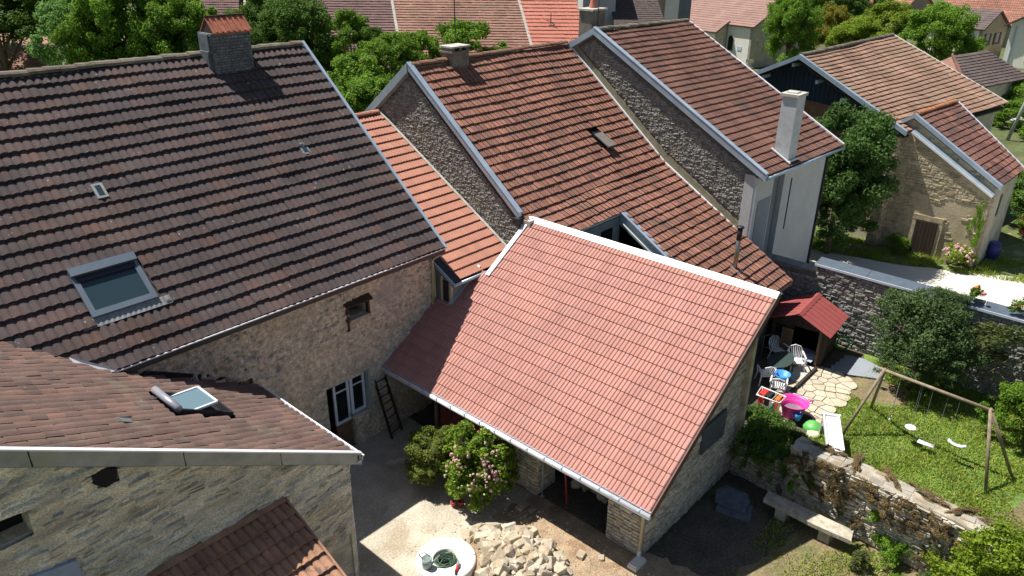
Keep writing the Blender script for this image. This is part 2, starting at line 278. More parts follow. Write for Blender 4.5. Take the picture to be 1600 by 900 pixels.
def tiled(roof, corners, mat, tw, course, prof='double', step=.045, n_obj=0, keep=None, stagger=0., sag=.0, seed=0, jit=.006, off=.06, lift=0., amp=1.):
    """corners: eave-left, eave-right, ridge-right, ridge-left seen from outside; tiles are children of the roof part"""
    rg = np.random.default_rng(seed); c = [np.array(q, float) for q in corners]
    W = (np.linalg.norm(c[1]-c[0])+np.linalg.norm(c[2]-c[3]))/2; Lh = (np.linalg.norm(c[3]-c[0])+np.linalg.norm(c[2]-c[1]))/2
    nu = max(1, round(W/tw)); nv = max(1, round(Lh/course)); tw = W/nu; course = Lh/nv
    Nn = np.cross(c[1]-c[0], c[3]-c[0]); Nn /= np.linalg.norm(Nn)
    if Nn[2] < 0: Nn = -Nn
    pf = np.array(PROF[prof]); m = len(pf); pu = pf[:, 0]; ph = pf[:, 1]*amp
    I, J = np.meshgrid(np.arange(-1 if stagger else 0, nu), np.arange(nv)); I = I.ravel().astype(float); J = J.ravel().astype(float)
    so = (J % 2)*stagger; s0 = (I+so)/nu; s1 = (I+1+so)/nu; t0 = J/nv; t1 = (J+1.18)/nv
    ok = (s1 > .3/nu) & (s0 < 1-.3/nu)
    s0 = np.clip(s0, 0, 1); s1 = np.clip(s1, 0, 1)
    cen = bil(c, (s0+s1)/2, t0+.5/nv)
    if keep is not None: ok &= np.array([keep(*q) for q in cen])
    s0, s1, t0, t1, cen, J = s0[ok], s1[ok], t0[ok], t1[ok], cen[ok], J[ok]; t1 = np.minimum(t1, 1.003)
    n = len(s0)
    if n == 0: return
    g = rg.normal(0, jit, (n, 2)); tj = rg.normal(0, min(.016, jit*3.), n)/nv
    S = s0[:, None]+(s1-s0)[:, None]*pu[None]                          # n,m
    ph_s = rg.uniform(0, 6.28, 4)
    def sagf(s, t): return sag*(np.sin(s*W*.55+ph_s[0]+t*2)+.6*np.sin(s*W*1.3+ph_s[1])+.5*np.sin(t*5+ph_s[2]+s*3))
    def P(S, T, Hh): return bil(c, S, T)+Nn*(Hh+sagf(S, T)+off+lift)[..., None]
    T0 = np.repeat((t0+tj)[:, None], m, 1); T1 = np.repeat(t1[:, None], m, 1)
    h0 = step+g[:, :1]
    front = P(S, T0, ph[None]+h0); back = P(S, T1, ph[None]*.9+g[:, 1:2]-.012); low = P(S, T0, ph[None]+h0-step-.012)
    V = np.stack([low, front, back], 1)                                # n,3,m,3
    dist = np.linalg.norm(cen-CAM, axis=1); order = np.argsort(dist); sel = set(order[:n_obj].tolist()) if n_obj else set()
    k = np.arange(m-1); F1 = np.concatenate([np.stack([k, k+1, m+k+1, m+k], 1), np.stack([m+k, m+k+1, 2*m+k+1, 2*m+k], 1)])
    rest = np.array([i for i in range(n) if i not in sel])
    if len(rest):
        V2 = V[rest].reshape(-1, 3); F = (F1[None]+(np.arange(len(rest))*3*m)[:, None, None]).reshape(-1, 4)
        stuff(link("roof_tile", np_mesh("roof_tiles", V2, F, mat), roof))
    if sel:
        # shared tile meshes in a local frame; u, v, n axes follow the roof
        ux = (c[1]-c[0])/np.linalg.norm(c[1]-c[0]); vy = np.cross(Nn, ux)
        if np.dot(vy, c[3]-c[0]) < 0: vy = -vy
        fl = 1 if np.dot(np.cross(ux, vy), Nn) > 0 else -1
        variants = []
        for q in range(5):
            gg = rg.normal(0, jit, 2)
            x = pu*tw-tw/2
            lo = np.stack([x, np.full(m, -course/2), ph-.012+gg[0]], 1); fr = np.stack([x, np.full(m, -course/2), ph+step+gg[0]], 1); bk = np.stack([x, np.full(m, course*.68), ph*.9-.012+gg[1]], 1)
            variants.append(np_mesh("roof_tile", np.concatenate([lo, fr, bk]), F1, mat))
        base = world_base(roof)
        for i in sel:
            if s1[i]-s0[i] < .8/nu: sx = (s1[i]-s0[i])*nu
            else: sx = 1.
            p = cen[i]+Nn*(off+lift+float(sagf((s0[i]+s1[i])/2, t0[i]+.5/nv)))
            p = p+vy*rg.normal(0, min(.008, jit*1.3))
            o = bpy.data.objects.new("roof_tile", variants[int(rg.integers(5))]); COL.objects.link(o); o.parent = roof
            a = rg.normal(0, min(.008, jit*1.3))
            R = Matrix((( ux[0], vy[0], Nn[0]), (ux[1], vy[1], Nn[1]), (ux[2], vy[2], Nn[2]))).to_4x4()
            sy = 1. if t0[i]+1.18/nv <= 1.003 else .85
            o.matrix_local = Matrix.Translation(Vector(p)-base) @ R @ Matrix.Rotation(a, 4, 'Z') @ Matrix.Diagonal((sx, sy, 1, 1))
def slab(corners, th=.06):
    c = [np.array(q, float) for q in corners]; n = np.cross(c[1]-c[0], c[3]-c[0]); n /= np.linalg.norm(n)
    if n[2] < 0: n = -n
    return MB().prism([tuple(q) for q in c], tuple(-n*th))
def ridge_tiles(parent, A, B, mat, r=.13, L=.4, n_max=300, up=(0,0,1)):
    A = np.array(A, float); B = np.array(B, float); D = B-A; Ln = np.linalg.norm(D); n = max(1, round(Ln/L)); d = D/Ln
    side = np.cross(d, (0, 0, 1.)); side /= np.linalg.norm(side); u = np.cross(side, d)
    k = 7; vs = []
    for e, rr in ((-.5, r*1.12), (.5, r*.95)):
        for i in range(k):
            t = math.pi*i/(k-1); vs.append((rr*math.cos(t)*1.1, e*Ln/n*1.06, rr*math.sin(t)-.02))
    fs = [(i, i+1, k+i+1, k+i) for i in range(k-1)]+[tuple(range(k))[::-1], tuple(range(k, 2*k))]
    me = mesh_of("ridge_tile", vs, fs, mat); b = world_base(parent)
    R = Matrix(((side[0], d[0], u[0]), (side[1], d[1], u[1]), (side[2], d[2], u[2]))).to_4x4()
    for i in range(n):
        p = A+D*(i+.5)/n
        o = bpy.data.objects.new("ridge_tile", me); COL.objects.link(o); o.parent = parent
        o.matrix_local = Matrix.Translation(Vector(p)-b+Vector((0, 0, random.gauss(0, .008)))) @ R @ Matrix.Rotation(random.gauss(0, .02), 4, 'Z')

# ------------------------------------------------------------------ stone facing
def stone_face(wall, P0, U, N, W, H, mat, sw=.28, sh=.10, prot=(.0, .05), gap=.012, keep=None, n_obj=0, seed=0, sub=None, wob=.3, name="stone", miss=0.):
    """irregular stones on the vertical plane through P0 along U, facing N"""
    rg = np.random.default_rng(seed); P0 = np.array(P0, float); U = np.array(U, float); U /= np.linalg.norm(U); N = np.array(N, float); Z = np.array([0, 0, 1.])
    L = []; z = 0.
    while z < H:
        h = sh*rg.uniform(.65, 1.4); u = -sw*rg.uniform(0, 1)
        while u < W:
            w_ = sw*rg.uniform(.45, 1.7); a0, a1 = max(u, 0), min(u+w_, W)
            hh = h*(rg.uniform(1.5, 2.) if rg.random() < .05 else 1)
            z1 = min(z+hh, H)
            if a1-a0 > .05 and (keep is None or (keep(a0+.02, z+.01) and keep(a1-.02, z+.01) and keep(a0+.02, z1-.01) and keep(a1-.02, z1-.01))) and rg.random() >= miss:
                L.append((a0+gap/2, a1-gap/2, z+gap/2, z1-gap/2, rg.uniform(*prot)))
            u += w_
        z += h
    if not L: return
    A = np.array(L); n = len(A)
    cx = (A[:, 0]+A[:, 1])/2; cz = (A[:, 2]+A[:, 3])/2; w2 = (A[:, 1]-A[:, 0])/2; h2 = (A[:, 3]-A[:, 2])/2
    sg = np.array([(-1, -1), (1, -1), (1, 1), (-1, 1)])
    def ring(scale, depth, j):
        uu = cx[:, None]+w2[:, None]*sg[None, :, 0]*(scale-rg.uniform(0, j, (n, 4))); zz = cz[:, None]+h2[:, None]*sg[None, :, 1]*(scale-rg.uniform(0, j*1.3, (n, 4)))
        dd = depth[:, None]+rg.uniform(-.3, .3, (n, 4))*np.abs(depth[:, None])
        wv = wob*.03*np.sin(uu*1.7+seed)
        return P0+uu[..., None]*U+(zz+wv)[..., None]*Z+dd[..., None]*N
    back = ring(1.02, np.full(n, -.03), .0); mid = ring(1.0, A[:, 4]*.6, .12); fr = ring(.86, A[:, 4]+.008, .22)
    V = np.stack([back, mid, fr], 1).reshape(n, 12, 3)
    F1 = np.array([(a*4+k, a*4+(k+1) % 4, (a+1)*4+(k+1) % 4, (a+1)*4+k) for a in (0, 1) for k in range(4)]+[(8, 9, 10, 11)])
    cen = V.mean(1); dist = np.linalg.norm(cen-CAM, axis=1)/np.sqrt(w2*h2); order = np.argsort(dist); sel = order[:n_obj]; ss = set(sel.tolist())
    rest = np.array([i for i in range(n) if i not in ss], int)
    if len(rest):
        F = (F1[None]+(np.arange(len(rest))*12)[:, None, None]).reshape(-1, 4)
        stuff(link(name, np_mesh(name, V[rest].reshape(-1, 3), F, mat), wall))
    if len(sel):
        base = world_base(wall); var = []
        for q in range(8):
            def rr(s, d, j): return [(sg[k, 0]*.5*(s-rg.uniform(0, j)), d+rg.uniform(-.2, .2)*abs(d), sg[k, 1]*.5*(s-rg.uniform(0, j*1.3))) for k in range(4)]
            vs = rr(1.02, .6, 0)+rr(1., -.6, .12)+rr(.86, -1., .22)
            me = np_mesh(name, np.array(vs), F1, mat); var.append(me)
        for i in sel:
            o = bpy.data.objects.new(name, var[int(rg.integers(8))]); COL.objects.link(o); o.parent = wall
            p = P0+cx[i]*U+(cz[i]+wob*.03*math.sin(cx[i]*1.7+seed))*Z
            R = Matrix(((U[0], -N[0], 0), (U[1], -N[1], 0), (0, 0, 1))).to_4x4()
            o.matrix_local = Matrix.Translation(Vector(p)-base) @ R @ Matrix.Rotation(rg.normal(0, .02), 4, 'Y') @ Matrix.Diagonal((2*w2[i], A[i, 4]+.02, 2*h2[i], 1))

def vnoise(u, v, seed):
    rg = np.random.default_rng(seed); G = rg.random((64, 64)); iu = np.floor(u).astype(int); iv = np.floor(v).astype(int); fu = u-iu; fv = v-iv
    fu = fu*fu*(3-2*fu); fv = fv*fv*(3-2*fv); g = lambda a, b: G[a % 64, b % 64]
    return (g(iu, iv)*(1-fu)+g(iu+1, iv)*fu)*(1-fv)+(g(iu, iv+1)*(1-fu)+g(iu+1, iv+1)*fu)*fv
def relief(name, wall, P0, U, N, W, H, mat, keep, du=.05, dz=.03, amp=.06, seed=0, fu=1., fz=1.):
    """rough lime render with ledges, hollows and cracks as a displaced skin"""
    nu, nz_ = int(W/du), int(H/dz); u = np.linspace(0, W, nu+1); z = np.linspace(0, H, nz_+1); Ug, Zg = np.meshgrid(u, z, indexing='ij')
    zz = Zg+.10*vnoise(Ug*.9, Zg*.7, seed+9)+.05*vnoise(Ug*2.5, Zg*2, seed+8)
    a = vnoise(Ug*1.3*fu, zz*7.*fz, seed); b = vnoise(Ug*3.*fu, zz*14.*fz, seed+1); c = vnoise(Ug*.6, Zg*1.2, seed+2); d = vnoise(Ug*9.*fu, Zg*22.*fz, seed+3)
    led = np.clip((a-.42)*6, 0, 1); crack = np.clip((.24-b)*8, 0, 1)*np.clip((c-.35)*4, 0, 1)
    h = amp*(.45*led*np.clip((c-.2)*2.5, .15, 1)+.35*b+.22*d+.5*c)-amp*.9*crack
    P0 = np.array(P0, float); U = np.array(U, float); N = np.array(N, float)
    V = P0+Ug[..., None]*U+Zg[..., None]*np.array([0, 0, 1.])+h[..., None]*N
    I, J = np.meshgrid(np.arange(nu), np.arange(nz_), indexing='ij'); I = I.ravel(); J = J.ravel()
    ok = np.array([keep(u[i]+du/2, z[j]+dz) for i, j in zip(I, J)]); I, J = I[ok], J[ok]; m = nz_+1
    F = np.stack([I*m+J, (I+1)*m+J, (I+1)*m+J+1, I*m+J+1], 1)
    me = np_mesh(name, V.reshape(-1, 3), F, mat); me.shade_smooth(); return link(name, me, wall)

# ------------------------------------------------------------------ foliage
def crown_mesh(name, mat, n=9000, clumps=60, leaf=.16, seed=0, spread=.3, flat=1., hollow=.45):
    """leaf faces gathered in clumps over a unit crown (radius about 1)"""
    rg = np.random.default_rng(seed)
    d = rg.normal(size=(clumps, 3)); d /= np.linalg.norm(d, axis=1)[:, None]
    d[:, 2] = np.where(d[:, 2] < -.55, -d[:, 2], d[:, 2])
    lob = .92+.26*np.sin(d[:, :1]*3.1+seed)*np.sin(d[:, 1:2]*2.7+seed*1.7)+.16*np.sin(d[:, 2:]*5+seed)
    cc = d*(hollow+(1.-hollow)*rg.random((clumps, 1))**.5)*np.clip(lob+.12, .5, 1.05); cs = spread*rg.uniform(.55, 1.25, clumps)
    k = rg.integers(0, clumps, n); v = rg.normal(size=(n, 3)); v /= np.linalg.norm(v, axis=1)[:, None]
    rad = rg.random(n)**.45
    p = cc[k]+v*(cs[k]*rad)[:, None]*np.array([1, 1, .8])
    nr = v*.7+rg.normal(size=(n, 3))*.55+np.array([0, 0, .45]); nr /= np.linalg.norm(nr, axis=1)[:, None]
    a = np.cross(nr, rg.normal(size=(n, 3))); a /= np.linalg.norm(a, axis=1)[:, None]; b = np.cross(nr, a)
    s = (leaf*rg.uniform(.55, 1.3, n))[:, None]
    V = np.stack([p-a*s*.5, p-b*s*.32+nr*s*.06, p+a*s*.5-nr*s*.08, p+b*s*.32+nr*s*.06], 1).reshape(-1, 3)
    F = np.arange(4*n).reshape(-1, 4)
    return np_mesh(name, V, F, mat)
CR = {}
def crown(mat, kind='big', var=0):
    key = (mat.name, kind, var)
    if key not in CR:
        n, cl, lf, sp = {'big': (32000, 130, .06, .21), 'mid': (14000, 70, .082, .24), 'small': (3500, 26, .14, .34), 'ivy': (3600, 34, .10, .3), 'airy': (9500, 85, .07, .22), 'hyd': (5200, 44, .13, .27), 'dense': (26000, 90, .062, .23)}[kind]
        CR[key] = crown_mesh("crown", mat, n, cl, lf, seed=len(CR)*7+var, spread=sp)
    return CR[key]
def tree(name, c, r, mat, label, cat='tree', kind='big', group=None, extra=(), base_z=0., var=0, trunk=True):
    """c: crown centre, r: (rx, ry, rz)"""
    t = thing(name, (c[0], c[1], base_z), label, cat, group)
    if trunk:
        mb = MB(); h = c[2]-base_z; rt = max(.03, r[0]*.055)
        mb.tube([(0, 0, -.05), (rt*.5, .0, h*.4), (0, rt, h*.75), (0, 0, h+r[2]*.3)], [rt*1.3, rt, rt*.8, rt*.3], 8)
        for q in range(6):
            an = q*1.1+var; e = (math.cos(an)*r[0]*.65, math.sin(an)*r[1]*.65, h+r[2]*random.uniform(-.2, .5)); s = h*random.uniform(.5, .8)
            mb.tube([(0, 0, s), (e[0]*.5, e[1]*.5, (s+e[2])/2+.1), e], [rt*.6, rt*.4, rt*.15], 6)
        part("trunk", mb, BARK, t, True, loc=(0, 0, 0))
    for i, (dc, dr) in enumerate(((((0, 0, 0)), (1, 1, 1)),)+tuple(extra)):
        o = link("crown", crown(mat, kind, (var+i) % 3), t, (dc[0], dc[1], c[2]-base_z+dc[2])); o.scale = (r[0]*dr[0], r[1]*dr[1], r[2]*dr[2]); o.rotation_euler = (0, 0, random.uniform(0, 6.28))
    return t

# ------------------------------------------------------------------ ground (setting)
def sheet(name, pts, z, mat, sub=None, kind='structure'):
    me = mesh_of(name, [(x, y, z) for x, y in pts], [tuple(range(len(pts)))], mat); o = link(name, me); o["kind"] = kind; return o
def rough_poly(pts, step=.35, amp=.1, seed=1):
    rg = random.Random(seed); out = []
    for i in range(len(pts)):
        a, b = pts[i], pts[(i+1) % len(pts)]; L = math.hypot(b[0]-a[0], b[1]-a[1]); n = max(1, int(L/step))
        for k in range(n):
            t = k/n; out.append((a[0]+(b[0]-a[0])*t+rg.uniform(-amp, amp), a[1]+(b[1]-a[1])*t+rg.uniform(-amp, amp)))
    return out
sheet("ground", [(-900, -900), (1200, -900), (1200, 1200), (-900, 1200)], -.02, G_BASE)
sheet("courtyard", rough_poly([(-4, 2), (13.2, 2), (13.6, 7.5), (13.7, 17.1), (-4, 17.1)], .4, .05), 0., G_YARD)
sheet("earth_strip", rough_poly([(12.1, 11.6), (11.9, 9.), (12.2, 5.), (14.2, 5.5), (13.9, 8.), (13.9, 11.2)], .18, .12, 3), .005, G_EARTH)
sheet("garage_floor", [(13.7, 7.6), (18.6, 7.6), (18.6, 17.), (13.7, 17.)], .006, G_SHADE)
sheet("gable_shadow_earth", rough_poly([(13.6, 7.45), (14.2, 5.6), (17., 4.9), (18.6, 4.6), (18.6, 7.4)], .3, .1, 5), .004, G_SHADE)  # dark sheet cut to the outline of the garage gable's cast shadow
sheet("dry_grass", rough_poly([(13.4, 6.4), (13.2, -2), (18.2, -2), (18.3, 5.), (16., 5.3)], .4, .1, 4), 0., G_DRY)
sheet("garden_lawn", rough_poly([(18.6, -6), (28.9, -6), (28.9, 7.), (27., 6.6), (26., 6.4), (24., 6.6), (22.9, 6.6), (21.6, 6.2), (18.8, 6.2)], .5, .06, 6), 0., G_LAWN)
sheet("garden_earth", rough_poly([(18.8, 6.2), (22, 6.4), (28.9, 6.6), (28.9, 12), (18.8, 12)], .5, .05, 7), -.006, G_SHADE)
sheet("bare_patch", rough_poly([(22.1, .9), (23.9, .2), (24.6, -.8), (24., -3), (21.5, -3), (21.2, -.4)], .3, .12, 8), .006, G_DRY)
sheet("bare_patch", rough_poly([(25.4, 6.5), (26.6, 6.9), (27.4, 6.3), (27.2, 4.6), (26.1, 4.6), (25.6, 5.4)], .3, .12, 9), .006, G_DRY)
sheet("gravel_road", rough_poly([(30.4, 16), (38.2, 15), (38.6, 12), (39.3, 9), (39.7, 8.2), (41.0, 5.6), (42., 3.6), (43, -4), (45, -20), (30.4, -20)], .5, .12, 10), .002, G_ROAD)
sheet("grass_verge", rough_poly([(38.1, 15), (38.5, 12), (39.2, 9), (39.7, 8.2), (41.2, 5.2), (43, 2), (46, -8), (60, -8), (60, 5.5), (42.3, 6), (42.2, 15)], .5, .15, 11), -.004, G_GRASSV)
sheet("village_street", rough_poly([(66, 3), (84, 13.6), (90, 14), (72, 0)], 1., .1, 12), .0, G_ROAD)

# ------------------------------------------------------------------ helpers for sloping roofs
class Slope:
    """z = z0 + k*(t - t0) where t is x or y"""
    def __init__(s, ax, t0, z0, k):
        s.ax, s.t0, s.z0, s.k = ax, t0, z0, k
        n = np.array([-k, 0, 1.]) if ax == 'x' else np.array([0, -k, 1.]); s.n = n/np.linalg.norm(n)
    def z(s, x, y): return s.z0+s.k*((x if s.ax == 'x' else y)-s.t0)
    def p(s, x, y, h=0.): return np.array([x, y, s.z(x, y)])+s.n*h
    def box(s, mb, x0, x1, y0, y1, h0, h1):
        return mb.prism([tuple(s.p(x, y, h0)) for x, y in ((x0, y0), (x1, y0), (x1, y1), (x0, y1))], tuple(s.n*(h1-h0)))
def sbox(name, sl, x0, x1, y0, y1, h0, h1, mat, parent): return part(name, sl.box(MB(), x0, x1, y0, y1, h0, h1), mat, parent)
def wall_open(mb, axis, c, th, u0, u1, z0, z1, holes):
    """wall with rectangular holes; axis 'y': plane y=c..c+th running in x; 'x' the other way. holes (u0,u1,z0,z1)"""
    us = sorted({u0, u1, *[h[0] for h in holes], *[h[1] for h in holes]}); zs = sorted({z0, z1, *[h[2] for h in holes], *[h[3] for h in holes]})
    for i in range(len(us)-1):
        for j in range(len(zs)-1):
            cu, cz = (us[i]+us[i+1])/2, (zs[j]+zs[j+1])/2
            if cu < u0 or cu > u1 or any(h[0] < cu < h[1] and h[2] < cz < h[3] for h in holes): continue
            if axis == 'y': mb.box((us[i], c, zs[j]), (us[i+1], c+th, zs[j+1]))
            else: mb.box((c, us[i], zs[j]), (c+th, us[i+1], zs[j+1]))
    return mb

# ------------------------------------------------------------------ main house
MS = Slope('y', 16.62, 5.86, .8274); WS = Slope('x', 8.2, 4.0, -.57)
H = thing("stone_house", (6, 17.1, 0), "long stone farmhouse under the huge dark grey tiled roof with rusty-hooded chimney", "house")
door = (10.66, 12.02, .03, 2.52); lowwin = (7.45, 8.4, 3.05, 3.98); hatch = (11.72, 12.36, 4.55, 4.98)
door_hole = (10.66, 11.56, 0, 2.52); win_hole = (11.56, 12.16, 1.12, 2.52)
w1 = MB(); wall_open(w1, 'y', 17.12, .5, -3, 15., 0, 5.85, [door_hole, win_hole, lowwin, hatch])
w1.box((14.6, 17.62, 0), (15., 29.5, 5.9)); w1.box((-3, 29.2, 0), (14.6, 29.6, 5.9)); w1.box((-3.4, 17.12, 0), (-3, 29.6, 5.9))
w1.prism([(14.62, 17.2, 5.9), (14.62, 29.6, 5.9), (14.62, 23.4, 11.2)], (.36, 0, 0))
W = part("wall", w1, MORTAR, H)
relief("rough_masonry", W, (4.6, 17.10, 0), (1, 0, 0), (0, -1, 0), 10.45, 5.84, RENDER_M, lambda u, z: not any(h[0]-.02 < u+4.6 < h[1]+.02 and h[2]-.02 < z < h[3]+.02 for h in (door_hole, win_hole, lowwin, hatch)), du=.035, dz=.025, amp=.085, seed=31, fu=3.2, fz=1.25)
R = part("roof", slab([(-3, 16.62, 5.80), (15.18, 16.62, 5.80), (15.18, 23.4, 11.41), (-3, 23.4, 11.41)], .12), DARKWOOD, H)
sk = (5.0, 6.66, 17.6, 18.75); ch = (11.6, 12.95, 22.7, 23.5)
def keep_main(x, y, z):
    if x < 5.2 and WS.z(x, y) > MS.z(x, y)+.25: return False
    if sk[0] < x < sk[1] and sk[2] < y < sk[3]: return False
    if ch[0]+.1 < x < ch[1]-.1 and y > ch[2]+.1: return False
    return True
tiled(R, [(-3, 16.62, 5.86), (15.2, 16.62, 5.86), (15.2, 23.4, 11.47), (-3, 23.4, 11.47)], T_DARK, .40, .40, 'double', .066, 300, keep_main, sag=.018, seed=1, amp=1.35)
part("rear_slope", slab([(-3, 30.2, 5.8), (15.18, 30.2, 5.8), (15.18, 23.42, 11.41), (-3, 23.42, 11.41)], .12), T_DARK, H)
rt = bx("ridge_base", (-3, 23.3, 11.35), (15.1, 23.5, 11.5), T_RIDGE, H); ridge_tiles(rt, (-3, 23.4, 11.56), (15.15, 23.4, 11.56), T_RIDGE, .14, .40)
part("verge_trim", MB().beam(MS.p(15.24, 16.6, .16), MS.p(15.24, 23.5, .16), .10, .22, up=tuple(MS.n)), ZINC, H)
g = MB(); g.beam((4.95, 16.53, 5.93), (15.2, 16.53, 5.93), .03, .14); g.beam((4.95, 16.62, 5.80), (15.2, 16.62, 5.80), .2, .03); part("gutter", g, BLACK_M, H)
part("gutter_lip", MB().beam((4.95, 16.505, 5.95), (15.22, 16.505, 5.95), .025, .03), WHITE_M, H)
part("eave_board", MB().beam((4.9, 16.95, 5.86), (15.0, 16.95, 5.86), .5, .05), BROWNWOOD, H)
part("valley_flashing", MB().prism([tuple(MS.p(4.95, 16.55, .12)), tuple(MS.p(4.3, 16.6, .14)), tuple(WS.p(4.15, 16.95, .14)), tuple(WS.p(4.9, 16.45, .14))], (0, 0, .03)), WHITE_M, H)
# chimney
C1 = part("chimney", MB().prism([(11.62, 22.75, 10.6), (12.93, 22.75, 10.6), (12.93, 23.55, 10.6), (11.62, 23.55, 10.6)], (0, 0, 1.62)), CHIM_BRICK, H)
stone_face(C1, (11.62, 22.75, 10.75), (1, 0, 0), (0, -1, 0), 1.31, 1.46, BRICKM, .24, .075, (.004, .014), .010, seed=91, wob=0, name="brick", n_obj=120)
stone_face(C1, (11.62, 23.5, 11.3), (0, -1, 0), (-1, 0, 0), .75, .9, BRICKM, .24, .075, (.004, .014), .010, seed=92, wob=0, name="brick")
part("chimney_shoulder", MB().box((11.5, 22.85, 10.9), (11.62, 23.4, 11.7)).box((11.56, 22.85, 11.7), (11.62, 23.4, 12.2)), CHIM_BRICK, C1)
part("chimney_base_flashing", MB().box((11.56, 22.60, 10.75), (12.98, 22.75, 11.0)), BLACK_M, C1)
hd = MB(); n = 14
for sgn in (-1, 1):
    for i in range(n):
        x0 = 11.7+1.3*i/n; x1 = 11.7+1.3*(i+.8)/n; z = .03*(i % 2)
        hd.prism([(x0, 23.12+sgn*.42, 12.22+z), (x1, 23.12+sgn*.42, 12.22+z), (x1, 23.12, 12.66+z), (x0, 23.12, 12.66+z)], (0, 0, .02))
    hd.prism([(11.7, 23.12+sgn*.42, 12.2), (13., 23.12+sgn*.42, 12.2), (13., 23.12, 12.64), (11.7, 23.12, 12.64)], (0, 0, .02))
part("chimney_hood", hd, RUST_RED, C1)
part("hood_frame", MB().prism([(11.72, 22.74, 12.2), (11.72, 23.5, 12.2), (11.72, 23.12, 12.6)], (.03, 0, 0)).box((11.7, 23.08, 12.66), (13.02, 23.16, 12.71)), DARKWOOD, C1)
# roof window
S1 = part("skylight", MS.box(MS.box(MS.box(MS.box(MB(), 5.07, 5.15, 17.7, 18.72, 0, .2), 6.53, 6.61, 17.7, 18.72, 0, .2), 5.15, 6.53, 17.7, 17.77, 0, .2), 5.07, 6.61, 18.57, 18.74, .2, .28), FRAME_G, H)
sbox("pane", MS, 5.20, 6.48, 17.82, 18.45, .12, .14, GLASS_B, S1)
sf = MB(); MS.box(sf, 5.15, 5.20, 17.77, 18.56, .1, .19); MS.box(sf, 6.48, 6.53, 17.77, 18.56, .1, .19); MS.box(sf, 5.20, 6.48, 17.77, 17.82, .1, .19)
part("sash", sf, FRAME_G, S1)
sbox("roller_blind_box", MS, 5.15, 6.53, 18.45, 18.57, .08, .2, BLACK_M, S1)
sbox("inner_lining", MS, 5.18, 6.50, 17.79, 18.55, -.02, .02, plain("green_blue_lining", (.03, .10, .10), .5), S1)
fl = MB()
for i in range(17):
    x0 = 4.76+2.12*i/17; fl.add([tuple(MS.p(x0, 17.70, .13)), tuple(MS.p(x0+.063, 17.70, .14)), tuple(MS.p(x0+.125, 17.70, .13)), tuple(MS.p(x0+.125, 17.52, .12)), tuple(MS.p(x0+.063, 17.515, .135)), tuple(MS.p(x0, 17.52, .12))], [(0, 1, 4, 5), (1, 2, 3, 4)])
part("lead_apron", fl, ZINC_D, S1)
for gx, gy in ((6.74, 20.3), (12.81, 20.26)):
    gt = sbox("glass_tile", MS, gx-.16, gx+.12, gy-.18, gy+.17, .06, .14, ZINC_D, H); sbox("glass_tile_pane", MS, gx-.09, gx+.05, gy-.12, gy+.12, .14, .147, GLASS_B, gt)
# door and window in the shade
D1 = part("french_door", MB().box((10.95, 17.16, .98), (11.03, 17.22, 2.5)).box((11.44, 17.16, .98), (11.52, 17.22, 2.5)).box((11.03, 17.16, 2.42), (11.44, 17.22, 2.5)).box((11.03, 17.16, .98), (11.44, 17.22, 1.08)).box((11.03, 17.17, 2.12), (11.44, 17.21, 2.17)), WHITE_WOOD, H)
bx("door_panel", (10.95, 17.17, .02), (11.52, 17.21, .97), BROWNWOOD, D1); bx("pane", (11.03, 17.185, 1.08), (11.44, 17.195, 2.42), GLASS_D, D1); bx("door_handle", (11.47, 17.13, 1.1), (11.49, 17.16, 1.24), STEEL, D1)
W2 = part("window", MB().box((11.56, 17.14, 1.14), (11.66, 17.24, 2.5)).box((12.04, 17.14, 1.14), (12.12, 17.24, 2.5)).box((11.66, 17.14, 2.42), (12.04, 17.24, 2.5)).box((11.66, 17.14, 1.14), (12.04, 17.24, 1.24)).box((11.66, 17.16, 2.14), (12.04, 17.2, 2.18)), WHITE_WOOD, H)
bx("pane", (11.66, 17.185, 1.24), (12.04, 17.195, 2.42), GLASS_D, W2); bx("sill", (11.5, 17.02, 1.03), (12.2, 17.12, 1.11), CONC, W2)
sh = MB().box((12.13, 16.93, 1.1), (12.17, 17.1, 2.54)).box((12.17, 16.98, 1.1), (12.24, 17.1, 2.54)); part("window_shutter", sh, plain("grey_green_paint", (.32, .38, .36)), W2)
bx("dark_room", (10.6, 17.63, 0), (12.3, 18.5, 2.6), DARK, H)
part("door_surround", MB().box((10.22, 17.06, 0), (10.66, 17.12, 2.66)).box((10.66, 17.07, 2.53), (12.3, 17.12, 2.8)), material("grey_green_dressed_stone", [(.33, .35, .30)]*2, noise=2, namt=.15, island=False), H)
W3 = part("window", MB().box((7.2, 17.04, 2.9), (7.45, 17.13, 4.2)).box((8.4, 17.04, 2.9), (8.64, 17.13, 4.2)).box((7.45, 17.04, 3.98), (8.4, 17.13, 4.2)), CONC, H)
bx("pane", (7.45, 17.3, 3.05), (8.4, 17.32, 3.98), GLASS_D, W3); bx("shutter", (8.2, 17.2, 3.05), (8.4, 17.25, 3.98), WOOD, W3)
W4 = part("hatch", MB().box((11.60, 17.0, 4.15), (11.68, 17.12, 5.06)).box((12.38, 17.0, 4.38), (12.46, 17.12, 5.06)), DARKWOOD, H)  # dark wood jambs put the hatch's side shadows into solid strips
bx("hatch_back", (11.66, 17.5, 4.5), (12.4, 17.55, 5.), DARK, W4)
part("hatch_hood", MB().prism([(11.5, 17.12, 5.12), (12.5, 17.12, 5.12), (12.5, 16.86, 4.98), (11.56, 16.9, 4.96)], (0, 0, .04)), DARKWOOD, W4)
part("hatch_sill", MB().box((11.68, 16.93, 4.44), (12.38, 17.12, 4.52)), STONE_M, W4)
part("downpipe", MB().tube([(15.05, 16.6, 5.75), (15.02, 16.95, 5.45), (15.02, 17.0, 3.2)], .045, 8), PVC, H, True)

